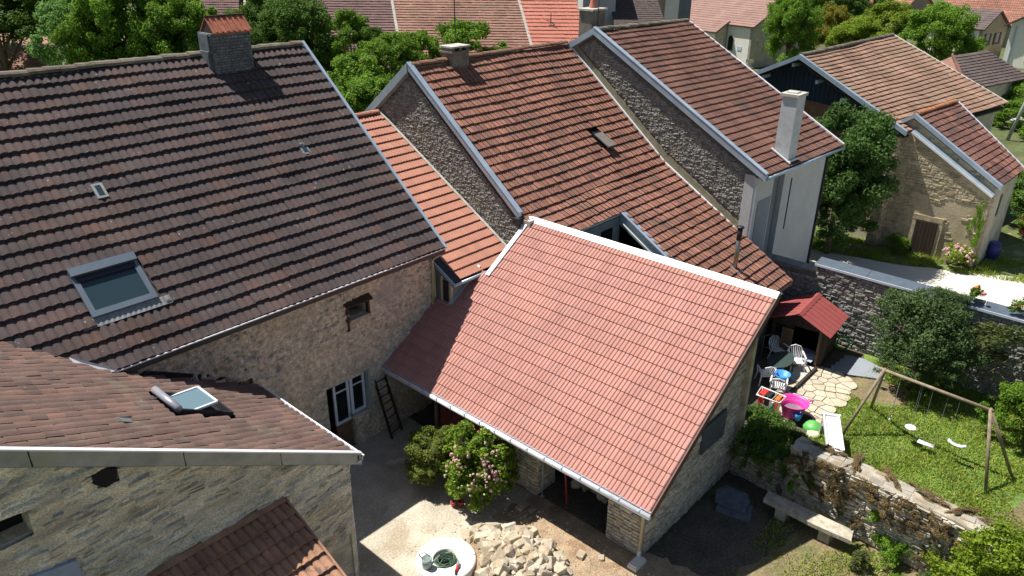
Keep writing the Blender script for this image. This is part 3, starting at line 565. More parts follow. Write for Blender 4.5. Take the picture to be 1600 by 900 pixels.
# ladder in the shade
t = thing("ladder", (12.8, 16.6, 0), "old wooden ladder leaning on the shaded house wall right of the glazed door", "ladder")
part("rail", MB().beam((12.55, 16.45, 0), (12.45, 17.0, 2.05), .05, .07), DARKWOOD, t); part("rail", MB().beam((13.1, 16.6, 0), (12.88, 17.02, 2.05), .05, .07), DARKWOOD, t)
for i in range(8):
    f = (i+.7)/8; a = np.array([12.55, 16.45, 0])*(1-f)+np.array([12.45, 17., 2.05])*f; b = np.array([13.1, 16.6, 0])*(1-f)+np.array([12.88, 17.02, 2.05])*f
    part("rung", MB().tube([a, b], .018, 6), DARKWOOD, t)

# ------------------------------------------------------------------ wing house, bottom left
Wg = thing("stone_wing", (3, 12.3, 0), "stone wing with worn brown roof, open roof window and zinc-capped gable edge, lower left", "house")
wm = MB(); holes = [(-1.5, 1.85, 5.95, 6.5), (2.95, 3.3, 6.2, 6.42)]
def rake_w(x): return WS.z(x, 0)-.12
xs = np.arange(-3, 8.01, .5)
for i in range(len(xs)-1):
    a, b = xs[i], xs[i+1]
    wm.prism([(a, 12.35, 0), (b, 12.35, 0), (b, 12.35, 5.5), (a, 12.35, 5.5)] if rake_w(b) > 5.6 else [(a, 12.35, 0), (b, 12.35, 0), (b, 12.35, rake_w(b)), (a, 12.35, rake_w(a))], (0, .4, 0))
wm2 = MB()
wm2.prism([(1.85, 12.35, 5.5), (5.3, 12.35, 5.5), (2.95, 12.35, rake_w(2.95)), (1.85, 12.35, rake_w(1.85))], (0, .4, 0)); wm2.box((-3, 12.35, 5.5), (1.85, 12.7, 5.9)); wm2.prism([(-3, 12.35, 6.5), (1.85, 12.35, 6.5), (1.85, 12.35, rake_w(1.85)), (-3, 12.35, rake_w(-3))], (0, .4, 0))
wm.v += []; o_ = len(wm.v); wm.v.extend(wm2.v); wm.f.extend([tuple(o_+i for i in f) for f in wm2.f])
wm.box((7.6, 12.75, 0), (8.0, 16.3, 3.95)).box((7.3, 15.9, 0), (7.6, 16.3, 4.2))
WW = part("wall", wm, RENDER_W, Wg)
def keep_ww(u, z): return z+1.8 < rake_w(u-1.5)-.01 and not any(h[0] < u-1.5 < h[1] and h[2] < z+1.8 < h[3] for h in holes)
relief("rough_render", WW, (-1.5, 12.33, 1.8), (1, 0, 0), (0, -1, 0), 9.5, 6.9, RENDER_W, keep_ww, du=.04, dz=.024, amp=.115, seed=5, fu=1.6, fz=1.25)
stone_face(WW, (-1, 12.33, 1.8), (1, 0, 0), (0, -1, 0), 9., 6.7, STONE_W, .34, .085, (.05, .095), .02, seed=5, n_obj=200, miss=.55, wob=3.0, keep=lambda u, z: keep_ww(u+.5, z) and keep_ww(u+.5, z+.1))
part("quoin_edge", MB().box((7.93, 12.31, 0), (8.03, 12.38, 3.9)), STONE_W, Wg)
WO = part("window_opening", MB().box((-1.5, 12.7, 5.5), (1.85, 12.78, 6.55)), DARK, Wg)
bx("lintel", (-1.5, 12.5, 6.06), (1.2, 12.68, 6.16), WOOD, WO); bx("sill", (-1.5, 12.36, 5.88), (1.85, 12.7, 5.96), STONE_W, WO)
part("wall_hole", MB().prism([(2.9, 12.20, 6.70), (3.3, 12.20, 6.50), (3.24, 12.20, 6.25), (3.05, 12.2, 6.22), (2.88, 12.20, 6.40)], (0, .1, 0)), DARK, Wg)
part("blue_render_patch", MB().prism([(1.5, 12.19, 4.3), (2.35, 12.19, 4.6), (2.32, 12.19, 5.08), (1.6, 12.19, 5.22), (.9, 12.19, 4.9)], (0, .12, 0)), plain("blue_grey_render", (.30, .36, .46), .9, namt=.15), Wg)
WR = part("roof", slab([(8.2, 12.15, 3.95), (8.2, 16.5, 3.95), (4.9, 16.5, 5.83), (-3, 22, 10.33), (-3, 12.15, 10.33)] if False else [(8.2, 12.15, 3.95), (8.2, 16.5, 3.95), (-3, 16.5, 10.33), (-3, 12.15, 10.33)], .12), DARKWOOD, Wg)
wsk = (5.0, 6.5, 14.15, 15.4)
def keep_wing(x, y, z):
    if x > 4.75 and y > 16.5: return False
    if x <= 4.75 and MS.z(x, y) > WS.z(x, y)+.28: return False
    if wsk[0] < x < wsk[1] and wsk[2] < y < wsk[3]: return False
    if abs(x-3.95) < .2 and abs(y-13.6) < .12: return False
    return True
tiled(WR, [(8.2, 12.2, 4.0), (8.2, 21.66, 4.0), (-3, 21.66, 10.38), (-3, 12.2, 10.38)], T_WING, .23, .33, 'single', .046, 300, keep_wing, stagger=.5, sag=.025, seed=2, jit=.006, off=.03)
sbox("glass_tile", WS, 3.82, 4.08, 13.48, 13.68, .085, .10, plain("dull_glass", (.14, .17, .17), .3), Wg)
fz = MB()
for a, b in ((-3, .2), (.2, 2.1), (2.12, 4.4), (4.42, 6.3), (6.32, 8.3)):
    fz.prism([(a, 12.10, WS.z(a, 0)+.10), (b-.004, 12.10, WS.z(b, 0)+.10), (b-.004, 12.10, WS.z(b, 0)-.20), (a, 12.10, WS.z(a, 0)-.20)], (0, .03, 0))
part("fascia", fz, ZINC_D, Wg)
part("verge_cap", MB().prism([(-3, 12.06, WS.z(-3, 0)+.125), (8.3, 12.06, WS.z(8.3, 0)+.125), (8.3, 12.17, WS.z(8.3, 0)+.125), (-3, 12.17, WS.z(-3, 0)+.125)], (0, 0, .035)), WHITE_M, Wg)
part("fascia_drip", MB().prism([(-3, 12.12, WS.z(-3, 0)-.19), (8.2, 12.12, WS.z(8.2, 0)-.19), (8.2, 12.2, WS.z(8.2, 0)-.19), (-3, 12.2, WS.z(-3, 0)-.19)], (0, 0, -.03)), BLACK_M, Wg)
gg = MB().beam((8.30, 12.08, 3.99), (8.30, 16.5, 3.99), .03, .12); gg.beam((8.24, 12.08, 3.9), (8.24, 16.5, 3.9), .16, .03); gg.beam((8.2, 12.1, 4.06), (8.2, 16.5, 4.06), .04, .12); part("gutter", gg, ZINC, Wg)
part("gutter_lip", MB().beam((8.33, 12.06, 4.02), (8.33, 16.5, 4.02), .035, .035), WHITE_M, Wg)
part("downpipe", MB().tube([(8.25, 12.35, 3.9), (8.12, 12.42, 3.65), (8.07, 12.42, 3.4), (8.07, 12.42, 0)], .05, 8), PIPE_G, Wg, True)
for z in (3.3, 1.9, .6): part("pipe_clip", MB().tube([(8.07, 12.42, z), (8.07, 12.42, z+.05)], .062, 8), ZINC, Wg)
part("wall_strip", MB().prism([(4.9, 17.04, 5.66), (5.8, 17.04, 5.36), (7.94, 17.04, 4.23), (8.66, 17.04, 3.32), (8.3, 17.04, 3.0), (4.9, 17.04, 4.9)], (0, .03, 0)), BLACK_M, Wg)  # black panel on the house wall along the wing roof's far edge
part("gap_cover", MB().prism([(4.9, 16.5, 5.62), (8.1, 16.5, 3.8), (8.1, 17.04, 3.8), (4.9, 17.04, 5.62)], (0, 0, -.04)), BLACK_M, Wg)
# open roof window
S2 = part("skylight", WS.box(WS.box(WS.box(MB(), 5.28, 6.4, 14.25, 14.31, -.05, .12), 5.28, 6.4, 15.22, 15.28, -.05, .12), 6.34, 6.4, 14.31, 15.22, -.05, .12), BLACK_M, Wg)  # black curb: the shade on its sides is put into the colour
hood = MB(); vs = []
a0, a1 = WS.p(5.2, 14.2, .14), WS.p(5.2, 15.32, .14)
part("hood", MB().tube([a0, a1], .085, 12), HOODM, S2, True)
sbox("dark_opening", WS, 5.3, 6.37, 14.33, 15.22, -.04, .0, DARK, S2)
# pivoted sash: raised lower edge
q = [np.array([5.42, 14.32, 5.60]), np.array([6.15, 14.30, 5.57]), np.array([6.15, 15.19, 5.56]), np.array([5.42, 15.2, 5.60])]
nrm = np.cross(q[1]-q[0], q[3]-q[0]); nrm /= np.linalg.norm(nrm)
def rail(a, b): return (tuple(a), tuple(b))
sm = MB()
for i in range(4): sm.beam(q[i], q[(i+1) % 4], .05, .05, up=tuple(nrm))
part("sash", sm, WHITE_WOOD, S2); part("pane", MB().prism([tuple(p-nrm*.02) for p in q], tuple(-nrm*.01)), GLASS_R, S2)

# ------------------------------------------------------------------ lean-to roof, bottom left
LS = Slope('y', 12.3, 3.85, .43)
Ln = thing("lean_to", (4, 10.5, 0), "lean-to with coarse ochre wavy tiles half in shadow against the wing wall", "outbuilding")
lw = MB(); lw.prism([(6.0, 12.2, 0), (6.0, 8.6, 0), (6.0, 8.6, 2.1), (6.0, 12.2, 3.65)], (.2, 0, 0)); lw.box((-1, 8.6, 0), (6., 8.8, 2.1)); part("wall", lw, RENDER_G, Ln)
LR = part("roof", slab([(-1, 8.2, 2.03), (6.3, 8.2, 2.03), (6.3, 12.26, 3.78), (-1, 12.26, 3.78)], .08), DARKWOOD, Ln)
tiled(LR, [(-1, 8.2, 2.08), (6.3, 8.2, 2.08), (6.3, 12.2, 3.80), (-1, 12.2, 3.80)], T_LEAN, .34, .36, 'double', .075, 200, sag=.01, seed=8, amp=1.7)
sbox("wall_strip", LS, -1, 6.3, 12.18, 12.30, .08, .14, T_LEAN, Ln)
part("verge_board", MB().beam(LS.p(6.33, 8.2, .10), LS.p(6.33, 12.3, .10), .05, .16, up=tuple(LS.n)), T_LEAN, Ln)

# ------------------------------------------------------------------ garage
GS = Slope('x', 12.84, 2.37, .6696)
Gr = thing("garage", (16, 11, 0), "stone garage under the new pink tiled roof with bright white ridge in the middle", "garage")
gk = MB()
gk.prism([(13.75, 7.58, 0), (18.6, 7.58, 0), (18.6, 7.58, 6.1), (13.75, 7.58, 2.9)], (0, .4, 0))                  # gable wall
gk.box((13.65, 7.58, 0), (14.3, 8.7, 2.72)); gk.box((13.65, 11.2, 0), (14.5, 12.15, 2.72)); gk.box((18.6, 7.4, 0), (18.78, 17., 6.1))
GW = part("wall", gk, MORTAR, Gr)
stone_face(GW, (13.75, 7.58, 0), (1, 0, 0), (0, -1, 0), 4.9, 6.0, STONE, .26, .10, (.005, .035), .012, seed=11, n_obj=170, keep=lambda u, z: z < 2.75+u*.67 and not (2.6 < u < 3.9 and 1.85 < z < 2.75), name="stone")
stone_face(GW, (13.65, 8.7, 0), (0, -1, 0), (-1, 0, 0), 1.12, 2.72, STONE, .30, .11, (.005, .035), .012, seed=12, n_obj=70)
stone_face(GW, (13.65, 12.15, 0), (0, -1, 0), (-1, 0, 0), .95, 2.72, STONE, .30, .10, (.005, .035), .012, seed=13, n_obj=60)
stone_face(GW, (13.65, 11.2, 0), (1, 0, 0), (0, -1, 0), .85, 2.72, STONE, .30, .10, (.005, .03), .012, seed=14)
gw_ = part("gable_window", MB().box((16.35, 7.50, 1.85), (17.65, 7.57, 2.75)), DARKGREY, Gr)
rb = part("board_panel", MB().box((13.72, 12.15, 0), (13.76, 12.4, 2.7)), REDWOOD, Gr)
for i in range(11):
    y = 12.42+i*.27; part("board", MB().box((13.71-.01*(i % 2), y, .05), (13.75, y+.25, 2.7)), REDWOOD, rb)
bx("post", (13.6, 15.45, 0), (13.68, 15.53, 2.3), WOOD, Gr)
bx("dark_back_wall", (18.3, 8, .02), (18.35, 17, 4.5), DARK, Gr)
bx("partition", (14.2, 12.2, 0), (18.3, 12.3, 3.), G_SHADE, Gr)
GR = part("roof", MB().prism([(12.84, 6.99, 2.31), (18.59, 6.99, 6.16), (18.59, 15.72, 6.16), (16.5, 15.72, 4.76), (16.5, 16.3, 4.76), (15.2, 16.3, 3.89), (15.2, 17.08, 3.89), (12.84, 17.08, 2.31)], (.05, 0, -.08)), DARKWOOD, Gr)
def keep_gar(x, y, z):
    if x < 15.15: return y < 17.08
    if x < 16.5: return y < 16.36
    return y < 15.72
tiled(GR, [(12.84, 17.09, 2.37), (12.84, 6.99, 2.37), (18.59, 6.99, 6.22), (18.59, 17.09, 6.22)], T_NEW, .25, .357, 'twin', .020, 300, keep_gar, seed=21, jit=.0012, off=.02, amp=1.35)
part("ridge_cap", MB().prism([(18.42, 6.95, 6.17), (18.6, 6.95, 6.31), (18.86, 6.95, 6.18)], (0, 8.85, 0)), WHITE_M, Gr)
part("ridge_end", MB().box((18.25, 15.6, 6.0), (18.75, 16.0, 6.25)), CONC, Gr)
part("verge_flashing", MB().beam(GS.p(16.42, 15.8, .10), GS.p(18.6, 15.8, .10), .17, .08, up=tuple(GS.n)), WHITE_M, Gr)
part("wall_strip", MB().beam(GS.p(12.84, 17.08, .08), GS.p(15.2, 17.08, .08), .06, .05, up=tuple(GS.n)), ZINC, Gr)
part("verge_board", MB().beam(GS.p(12.8, 6.95, .05), GS.p(18.62, 6.95, .05), .04, .2, up=tuple(GS.n)), plain("dark_red_verge", (.10, .035, .03)), Gr)
gt = MB(); gt.tube([(12.76, 6.93, 2.33), (12.76, 17.0, 2.33)], .075, 10); part("gutter", gt, WHITE_M, Gr, True)
for i in range(17): part("gutter_bracket", MB().box((12.66, 7.2+i*.6, 2.40), (12.86, 7.23+i*.6, 2.415)), ZINC, Gr)
part("gutter_lip", MB().beam((12.83, 6.95, 2.43), (12.83, 17.0, 2.43), .05, .03), ZINC, Gr)
part("downpipe", MB().tube([(12.8, 7.45, 2.3), (13.1, 7.5, 2.1), (13.52, 7.52, 1.95), (13.52, 7.55, .35)], .045, 8), PVC, Gr, True)
part("downpipe_foot", MB().tube([(13.52, 7.55, .35), (13.52, 7.55, .12)], .05, 8), WHITE_M, Gr, True)
t = thing("concrete_block", (13.3, 7.5, 0), "small pale concrete gully block under the beige garage downpipe", "block")
part("block", MB().box((13.1, 7.35, 0), (13.6, 7.62, .1)), CONC_W, t); part("top_slab", MB().box((13.13, 7.37, .1), (13.57, 7.6, .15)), CONC_W, t)
t = thing("steel_prop", (14, 10.4, 0), "thin red steel prop standing in the dark garage opening", "prop")
part("tube", MB().tube([(13.95, 10.3, 0), (14.2, 10.75, 2.55)], .03, 8), plain("red_prop_paint", (.35, .03, .03)), t); part("base_plate", MB().box((13.87, 10.22, 0), (14.03, 10.38, .02)), BROWNWOOD, t)
t = thing("steel_prop", (13.75, 11.1, 0), "thin pale pole beside the left stone pillar of the garage", "prop")
part("tube", MB().tube([(13.72, 11.05, 0), (13.72, 11.05, 2.5)], .015, 6), ZINC, t); part("base_plate", MB().box((13.67, 11.0, 0), (13.77, 11.1, .02)), ZINC, t)

# ------------------------------------------------------------------ link building
LK = Slope('y', 16.2, 4.8, .565)
Lk_ = thing("link_building", (16.7, 18, 0), "narrow linking building with bright orange tiles between the dark roof and the stone gable", "building")
lb = MB().prism([(15.26, 16.36, 3.0), (15.26, 17.1, 3.0), (15.26, 17.1, 5.2), (15.26, 16.36, 4.75)], (.1, 0, 0)).box((15.36, 16.36, 3.4), (18.2, 16.46, 4.72))
part("wall", lb, ZINC_D, Lk_)
part("corner_post", MB().box((15.2, 16.30, 3.95), (15.28, 16.38, 4.75)).box((15.2, 16.72, 3.95), (15.25, 16.8, 4.9)), PVC, Lk_)
part("base_flashing", MB().beam(GS.p(15.2, 16.32, .12), GS.p(16.6, 16.32, .12), .12, .05, up=tuple(GS.n)).beam((15.2, 16.3, 3.98), (15.2, 17.1, 3.98), .12, .06), ZINC, Lk_)
part("window", MB().box((15.22, 16.5, 4.05), (15.25, 16.7, 4.75)), GLASS_D, Lk_)
LKR = part("roof", slab([(15.22, 16.2, 4.74), (18.26, 16.2, 4.74), (18.26, 23.2, 8.69), (15.22, 23.2, 8.69)], .1), BLACK_M, Lk_)
tiled(LKR, [(15.5, 16.2, 4.8), (18.26, 16.2, 4.8), (18.26, 23.2, 8.755), (15.3, 23.2, 8.755)], T_LINK, .25, .385, 'twin', .045, 230, seed=31, jit=.0015, off=.03, amp=1.7)
part("fascia", MB().prism([(15.22, 16.16, 4.80), (15.5, 16.16, 4.82), (15.5, 18., 5.85), (15.22, 18., 5.85)], (0, 0, .03)), BLACK_M, Lk_)
part("side_gutter", MB().beam((15.17, 16.1, 4.82), (15.17, 17.4, 5.5), .05, .1), ZINC, Lk_)
part("gutter", MB().tube([(15.15, 16.1, 4.76), (17.7, 16.1, 4.76)], .055, 8), ZINC, Lk_, True)
rl = bx("ridge_base", (15.3, 23.1, 8.6), (18.2, 23.3, 8.78), T_LINK, Lk_); ridge_tiles(rl, (15.3, 23.2, 8.84), (18.1, 23.2, 8.84), T_LINK, .12, .4)
part("wall_strip", MB().beam(LK.p(18.16, 16.2, .12), LK.p(18.16, 23.2, .12), .1, .05, up=tuple(LK.n)), CONC, Lk_)

# ------------------------------------------------------------------ middle house
M1 = Slope('y', 16.08, 6.3, 4.3/5.34); M2 = Slope('y', 9.94, 2.72, 3.58/6.14)
Md = thing("stone_house", (23, 16, 0), "house with red-brown sagging roof and rough grey stone gable behind the pink garage", "house")
mg = MB().prism([(18.3, 16.2, 0), (18.3, 26.0, 0), (18.3, 26.0, 6.9), (18.3, 21.42, 10.5), (18.3, 16.2, 6.3)], (.4, 0, 0))
mg.box((20, 10.2, 0), (27.4, 10.45, 2.75)); mg.box((22.6, 10.4, 0), (22.75, 14.8, 3.0)); mg.box((18.7, 25.6, 0), (27.4, 26, 6.9))
MW = part("wall", mg, MORTAR_D, Md)
stone_face(MW, (18.3, 26.0, 3.5), (0, -1, 0), (-1, 0, 0), 9.9, 7.0, STONE_G, .15, .058, (.008, .032), .007, seed=41, keep=lambda u, z: z+3.5 < (10.42-(u-4.58)*.805 if u > 4.58 else 10.42-(4.58-u)*.785) and (26-u > 23.3 or z+3.5 > LK.z(0, 26-u)-.3))
MR = part("roof", slab([(18.2, 16.08, 6.24), (27.5, 16.08, 6.24), (27.5, 21.42, 10.54), (18.2, 21.42, 10.54)], .1), DARKWOOD, Md)
MR2 = part("roof", slab([(22.62, 9.94, 2.66), (27.5, 9.94, 2.66), (27.5, 16.06, 6.22), (22.62, 16.06, 6.22)], .1), DARKWOOD, Md)
part("roof_edge_slab", slab([(18.8, 14.85, 5.52), (22.62, 14.85, 5.52), (22.62, 16.06, 6.22), (18.8, 16.06, 6.22)], .1), DARKWOOD, Md)
tiled(MR, [(18.28, 16.08, 6.3), (27.42, 16.08, 6.3), (27.42, 21.42, 10.6), (18.28, 21.42, 10.6)], T_MID, .22, .362, 'flat', .062, 150, keep=lambda x, y, z: not (24.4 < x < 25.05 and 17.25 < y < 17.95) and not (20.2 < x < 20.9 and y > 21.3), sag=.035, seed=42, jit=.006, amp=1.9)
tiled(MR2, [(18.28, 9.94, 2.72), (27.42, 9.94, 2.72), (27.42, 16.08, 6.3), (18.28, 16.08, 6.3)], T_MID, .22, .362, 'flat', .062, 150, keep=lambda x, y, z: not (x < 22.62 and y < 14.85) and not (x < 18.75 and y < 15.75), sag=.035, seed=42, jit=.006, amp=1.9)
part("rear_slope", slab([(18.34, 26.2, 6.75), (27.5, 26.2, 6.75), (27.5, 21.44, 10.54), (18.34, 21.44, 10.54)], .08), DARKWOOD, Md)
rl = bx("ridge_base", (18.3, 21.32, 10.45), (27.4, 21.52, 10.66), T_RIDGE2, Md); ridge_tiles(rl, (18.3, 21.42, 10.74), (27.3, 21.42, 10.74), T_RIDGE2, .12, .4)
def vband(name, P, Q, th, hh, mat, parent, x):
    """upright metal band along a gable edge in the plane x"""
    return part(name, MB().prism([(x, P[0], P[1]), (x, Q[0], Q[1]), (x, Q[0], Q[1]-hh), (x, P[0], P[1]-hh)], (th, 0, 0)), mat, parent)
vband("verge_trim", (21.42, 10.84), (16.0, 6.48), .14, .24, ZINC, Md, 18.14); vband("verge_trim", (21.42, 10.84), (26.3, 6.98), .14, .34, ZINC, Md, 18.12)
part("verge_cap", MB().prism([(18.12, 21.42, 10.84), (18.12, 16.0, 6.48), (18.34, 16.0, 6.48), (18.34, 21.42, 10.84)], (0, 0, .03)), ZINC, Md)
part("corner_gutter", MB().box((18.0, 15.9, 6.1), (18.3, 16.15, 6.32)), BLACK_M, Md)
Cm = part("chimney", MB().box((20.1, 21.1, 10.4), (20.95, 21.7, 11.0)), CHIM_M, Md)
part("chimney_slab", MB().box((20.02, 21.04, 11.0), (21.03, 21.76, 11.06)), CHIM_M, Cm)
for i in range(3): part("chimney_spacer", MB().box((20.1+.36*i, 21.1, 11.06), (20.22+.36*i, 21.7, 11.18)), CHIM_M, Cm)
part("chimney_cap", MB().box((20.04, 21.05, 11.18), (20.5, 21.75, 11.24)).box((20.54, 21.05, 11.18), (21.0, 21.75, 11.24)), CONC, Cm)
part("antenna", MB().tube([(20.5, 21.35, 11.5), (20.47, 21.35, 14.6)], .02, 6), BLACK_M, Md)
Sm = part("skylight", M1.box(M1.box(MB(), 24.5, 25.0, 17.25, 17.85, .05, .16), 24.55, 24.95, 17.3, 17.8, .16, .17), BLACK_M, Md)
part("open_lid", MB().prism([tuple(M1.p(24.48, 17.12, .38)), tuple(M1.p(25.02, 17.12, .38)), tuple(M1.p(25.02, 17.75, .22)), tuple(M1.p(24.48, 17.75, .22))], (0, 0, -.05)), plain("taupe_lid", (.19,.17,.145)), Sm)
# notch (roof terrace)
nb = MB().box((18.9, 14.86, 3.0), (22.6, 14.95, 5.5)); part("terrace_back_wall", nb, CEMENT, Md)
part("terrace_window", MB().box((20.2, 14.83, 3.6), (20.9, 14.858, 5.2)).box((21.4, 14.83, 3.6), (22.1, 14.858, 5.2)), GLASS_D, Md)
bx("terrace_floor", (18.9, 10.2, 2.95), (22.6, 14.86, 3.0), DARKGREY, Md)
part("notch_edge_trim", MB().beam((20.0, 14.84, 5.64), (22.62, 14.84, 5.64), .05, .08), ZINC, Md)
part("notch_side_flashing", MB().prism([(22.56, 14.85, 5.70), (22.56, 11.0, 3.45), (22.56, 11.0, 3.0), (22.56, 14.85, 5.2)], (.03, 0, 0)).prism([(22.5, 14.85, 5.70), (22.78, 14.85, 5.70), (22.78, 11., 3.45), (22.5, 11., 3.45)], (0, 0, .03)), ZINC, Md)
part("notch_gutter", MB().tube([(22.42, 14.6, 5.3), (22.42, 11.0, 3.1)], .035, 8), ZINC_D, Md, True)
part("wall_edge_flashing", MB().beam(M1.p(27.4, 16.08, .14), M1.p(27.4, 21.5, .14), .09, .05, up=tuple(M1.n)).beam(M2.p(27.4, 12.1, .14), M2.p(27.4, 16.08, .14), .09, .05, up=tuple(M2.n)), WHITE_M, Md)
part("verge_board", MB().beam(M2.p(27.48, 9.9, .1), M2.p(27.48, 12., .1), .06, .2, up=tuple(M2.n)), T_MID, Md)
part("eave_board", MB().beam((22.6, 9.88, 2.76), (27.5, 9.88, 2.76), .05, .14), WOOD, Md)
t = thing("stove_pipe", (25.2, 11.25, 3.45), "steel stove pipe with black cap rising from the lower red-brown roof", "flue")
part("pipe", MB().tube([(25.25, 11.3, 3.3), (25.25, 11.3, 4.95)], .085, 12), STEEL, t, True); part("cap", MB().tube([(25.25, 11.3, 4.75), (25.25, 11.3, 5.2)], .095, 12).tube([(25.25, 11.3, 5.23), (25.25, 11.3, 5.28)], .14, 12), BLACK_M, t, True)
part("base_flashing", M2.box(MB(), 25.05, 25.45, 11.1, 11.5, .06, .11), ZINC_D, t)

# ------------------------------------------------------------------ third (tall) house
T1 = Slope('y', 11.58, 6.62, 4.66/8.42)
Th = thing("stone_house", (31, 16, 0), "tall house with brown-red roof, blue-grey gable flashing and pale grey rendered front", "house")
tg = MB().prism([(27.5, 12.0, 0), (27.5, 27., 0), (27.5, 27., 7.2), (27.5, 20., 11.1), (27.5, 12., 6.7)], (.4, 0, 0)); tg.box((27.9, 26.6, 0), (35, 27, 7)); tg.prism([(34.6, 12.4, 0), (34.6, 26.6, 0), (34.6, 26.6, 7), (34.6, 20., 10.9), (34.6, 12.4, 6.6)], (.3, 0, 0))
TW = part("wall", tg, MORTAR_D, Th)
def keep_tg(u, z):
    y = 27-u; zz = z+2.5; top = 11.0-(20-y)*.553 if y < 20 else 11.0-(y-20)*.557
    lo = (M1.z(0, y) if y > 16.08 else M2.z(0, y)) if y < 21.42 else M1.z(0, 42.84-y)
    return zz < top and zz > lo+.05
stone_face(TW, (27.5, 27, 2.5), (0, -1, 0), (-1, 0, 0), 14.95, 8.6, STONE_G, .18, .068, (.01, .042), .008, seed=51, keep=lambda u, z: keep_tg(u, z) and keep_tg(u, max(0, z-.45)))
part("render_strip", MB().prism([(27.47, 21.3, M1.z(0, 21.3)+.02), (27.47, 16.08, 6.32), (27.47, 12.4, M2.z(0, 12.4)), (27.47, 12.4, M2.z(0, 12.4)+.42), (27.47, 16.08, 6.8), (27.47, 21.3, M1.z(0, 21.3)+.42)], (.03, 0, 0)), plain("olive_grey_render", (.27, .25, .17), .95, namt=.2), Th)
fr = MB().box((27.44, 11.98, 0), (29.3, 12.4, 6.6)).box((29.3, 12.25, 0), (30.4, 12.4, 6.6)).box((30.4, 12., 0), (34.9, 12.4, 6.6)); part("front_wall", fr, RENDER_P, Th)
bx("recess_back", (29.3, 12.22, 0), (30.4, 12.25, 6.5), RENDER_D, Th); bx("render_patch", (28.0, 11.96, 0), (29.2, 11.98, 5.4), plain("blue_grey_patch", (.24, .28, .33), .9), Th)
bx("corner_pipe", (34.85, 11.9, 0), (34.95, 12.0, 6.3), BLACK_M, Th); bx("narrow_slot", (31.15, 11.97, 3.4), (31.22, 11.999, 5.7), DARKGREY, Th)
part("corner_trim", MB().box((27.46, 11.9, 1), (27.56, 11.98, 6.2)), WHITE_WOOD, Th)
TR = part("roof", slab([(27.4, 11.58, 6.56), (35.47, 11.58, 6.28), (35.19, 20, 11.08), (27.4, 20, 11.22)], .1), DARKWOOD, Th)
tiled(TR, [(27.5, 11.58, 6.62), (35.4, 11.58, 6.34), (35.15, 20, 11.14), (27.5, 20, 11.28)], T_THIRD, .22, .347, 'flat', .06, 250, sag=.02, seed=52, amp=1.9, keep=lambda x, y, z: not (29.8 < x < 30.4 and 11.85 < y < 12.3))
part("rear_slope", slab([(27.54, 27.4, 7.0), (35.2, 27.4, 7.0), (35.19, 20.02, 11.08), (27.54, 20.02, 11.22)], .08), DARKWOOD, Th)
rl = bx("ridge_base", (27.5, 19.9, 11.1), (35.1, 20.1, 11.24), T_RIDGE, Th); ridge_tiles(rl, (27.5, 20., 11.38), (35.1, 20., 11.24), T_RIDGE, .12, .4)
vband("verge_trim", (20., 11.46), (11.5, 6.74), .16, .26, ZINC, Th, 27.3); vband("verge_trim", (20., 11.46), (27.5, 7.2), .16, .26, ZINC, Th, 27.3)
part("verge_cap", MB().prism([(27.28, 20., 11.48), (27.28, 11.5, 6.77), (27.52, 11.5, 6.77), (27.52, 20., 11.48)], (0, 0, .03)), ZINC, Th)
part("verge_trim", MB().beam((35.42, 11.5, 6.5), (35.2, 20.05, 11.30), .12, .2), WHITE_M, Th)
part("gutter", MB().tube([(27.4, 11.5, 6.58), (35.5, 11.5, 6.30)], .07, 8), ZINC, Th, True)
part("soffit", MB().prism([(27.5, 11.6, 6.5), (35.3, 11.6, 6.25), (35.3, 12., 6.25), (27.5, 12., 6.5)], (0, 0, .03)), CONC, Th)
Ct = part("chimney", MB().box((29.72, 11.72, 6.3), (30.5, 12.35, 9.32)), RENDER_C, Th); part("chimney_cap", MB().box((29.66, 11.66, 9.32), (30.56, 12.42, 9.43)).box((29.85, 11.85, 9.43), (30.3, 12.25, 9.48)), CONC, Ct)
part("chimney_flashing", MB().beam(T1.p(29.64, 11.62, .12), T1.p(29.64, 12.5, .12), .08, .04, up=tuple(T1.n)).beam((29.62, 11.66, 6.80), (30.6, 11.66, 6.78), .08, .05), WHITE_M, Ct)
Cr = part("rear_chimney", MB().box((28.0, 20.6, 10.4), (28.95, 21.3, 12.05)), CHIM_M, Th); part("chimney_cap", MB().box((27.92, 20.52, 12.05), (29.03, 21.38, 12.13)), CONC, Cr)
part("chimney_pot", MB().lathe((28.6, 21.0, 12.13), [(.2, 0), (.14, .25), (.11, .5)], 12), T_ORANGE, Cr, True); part("antenna", MB().tube([(28.3, 20.5, 11), (28.32, 20.5, 14)], .02, 6), BLACK_M, Th)

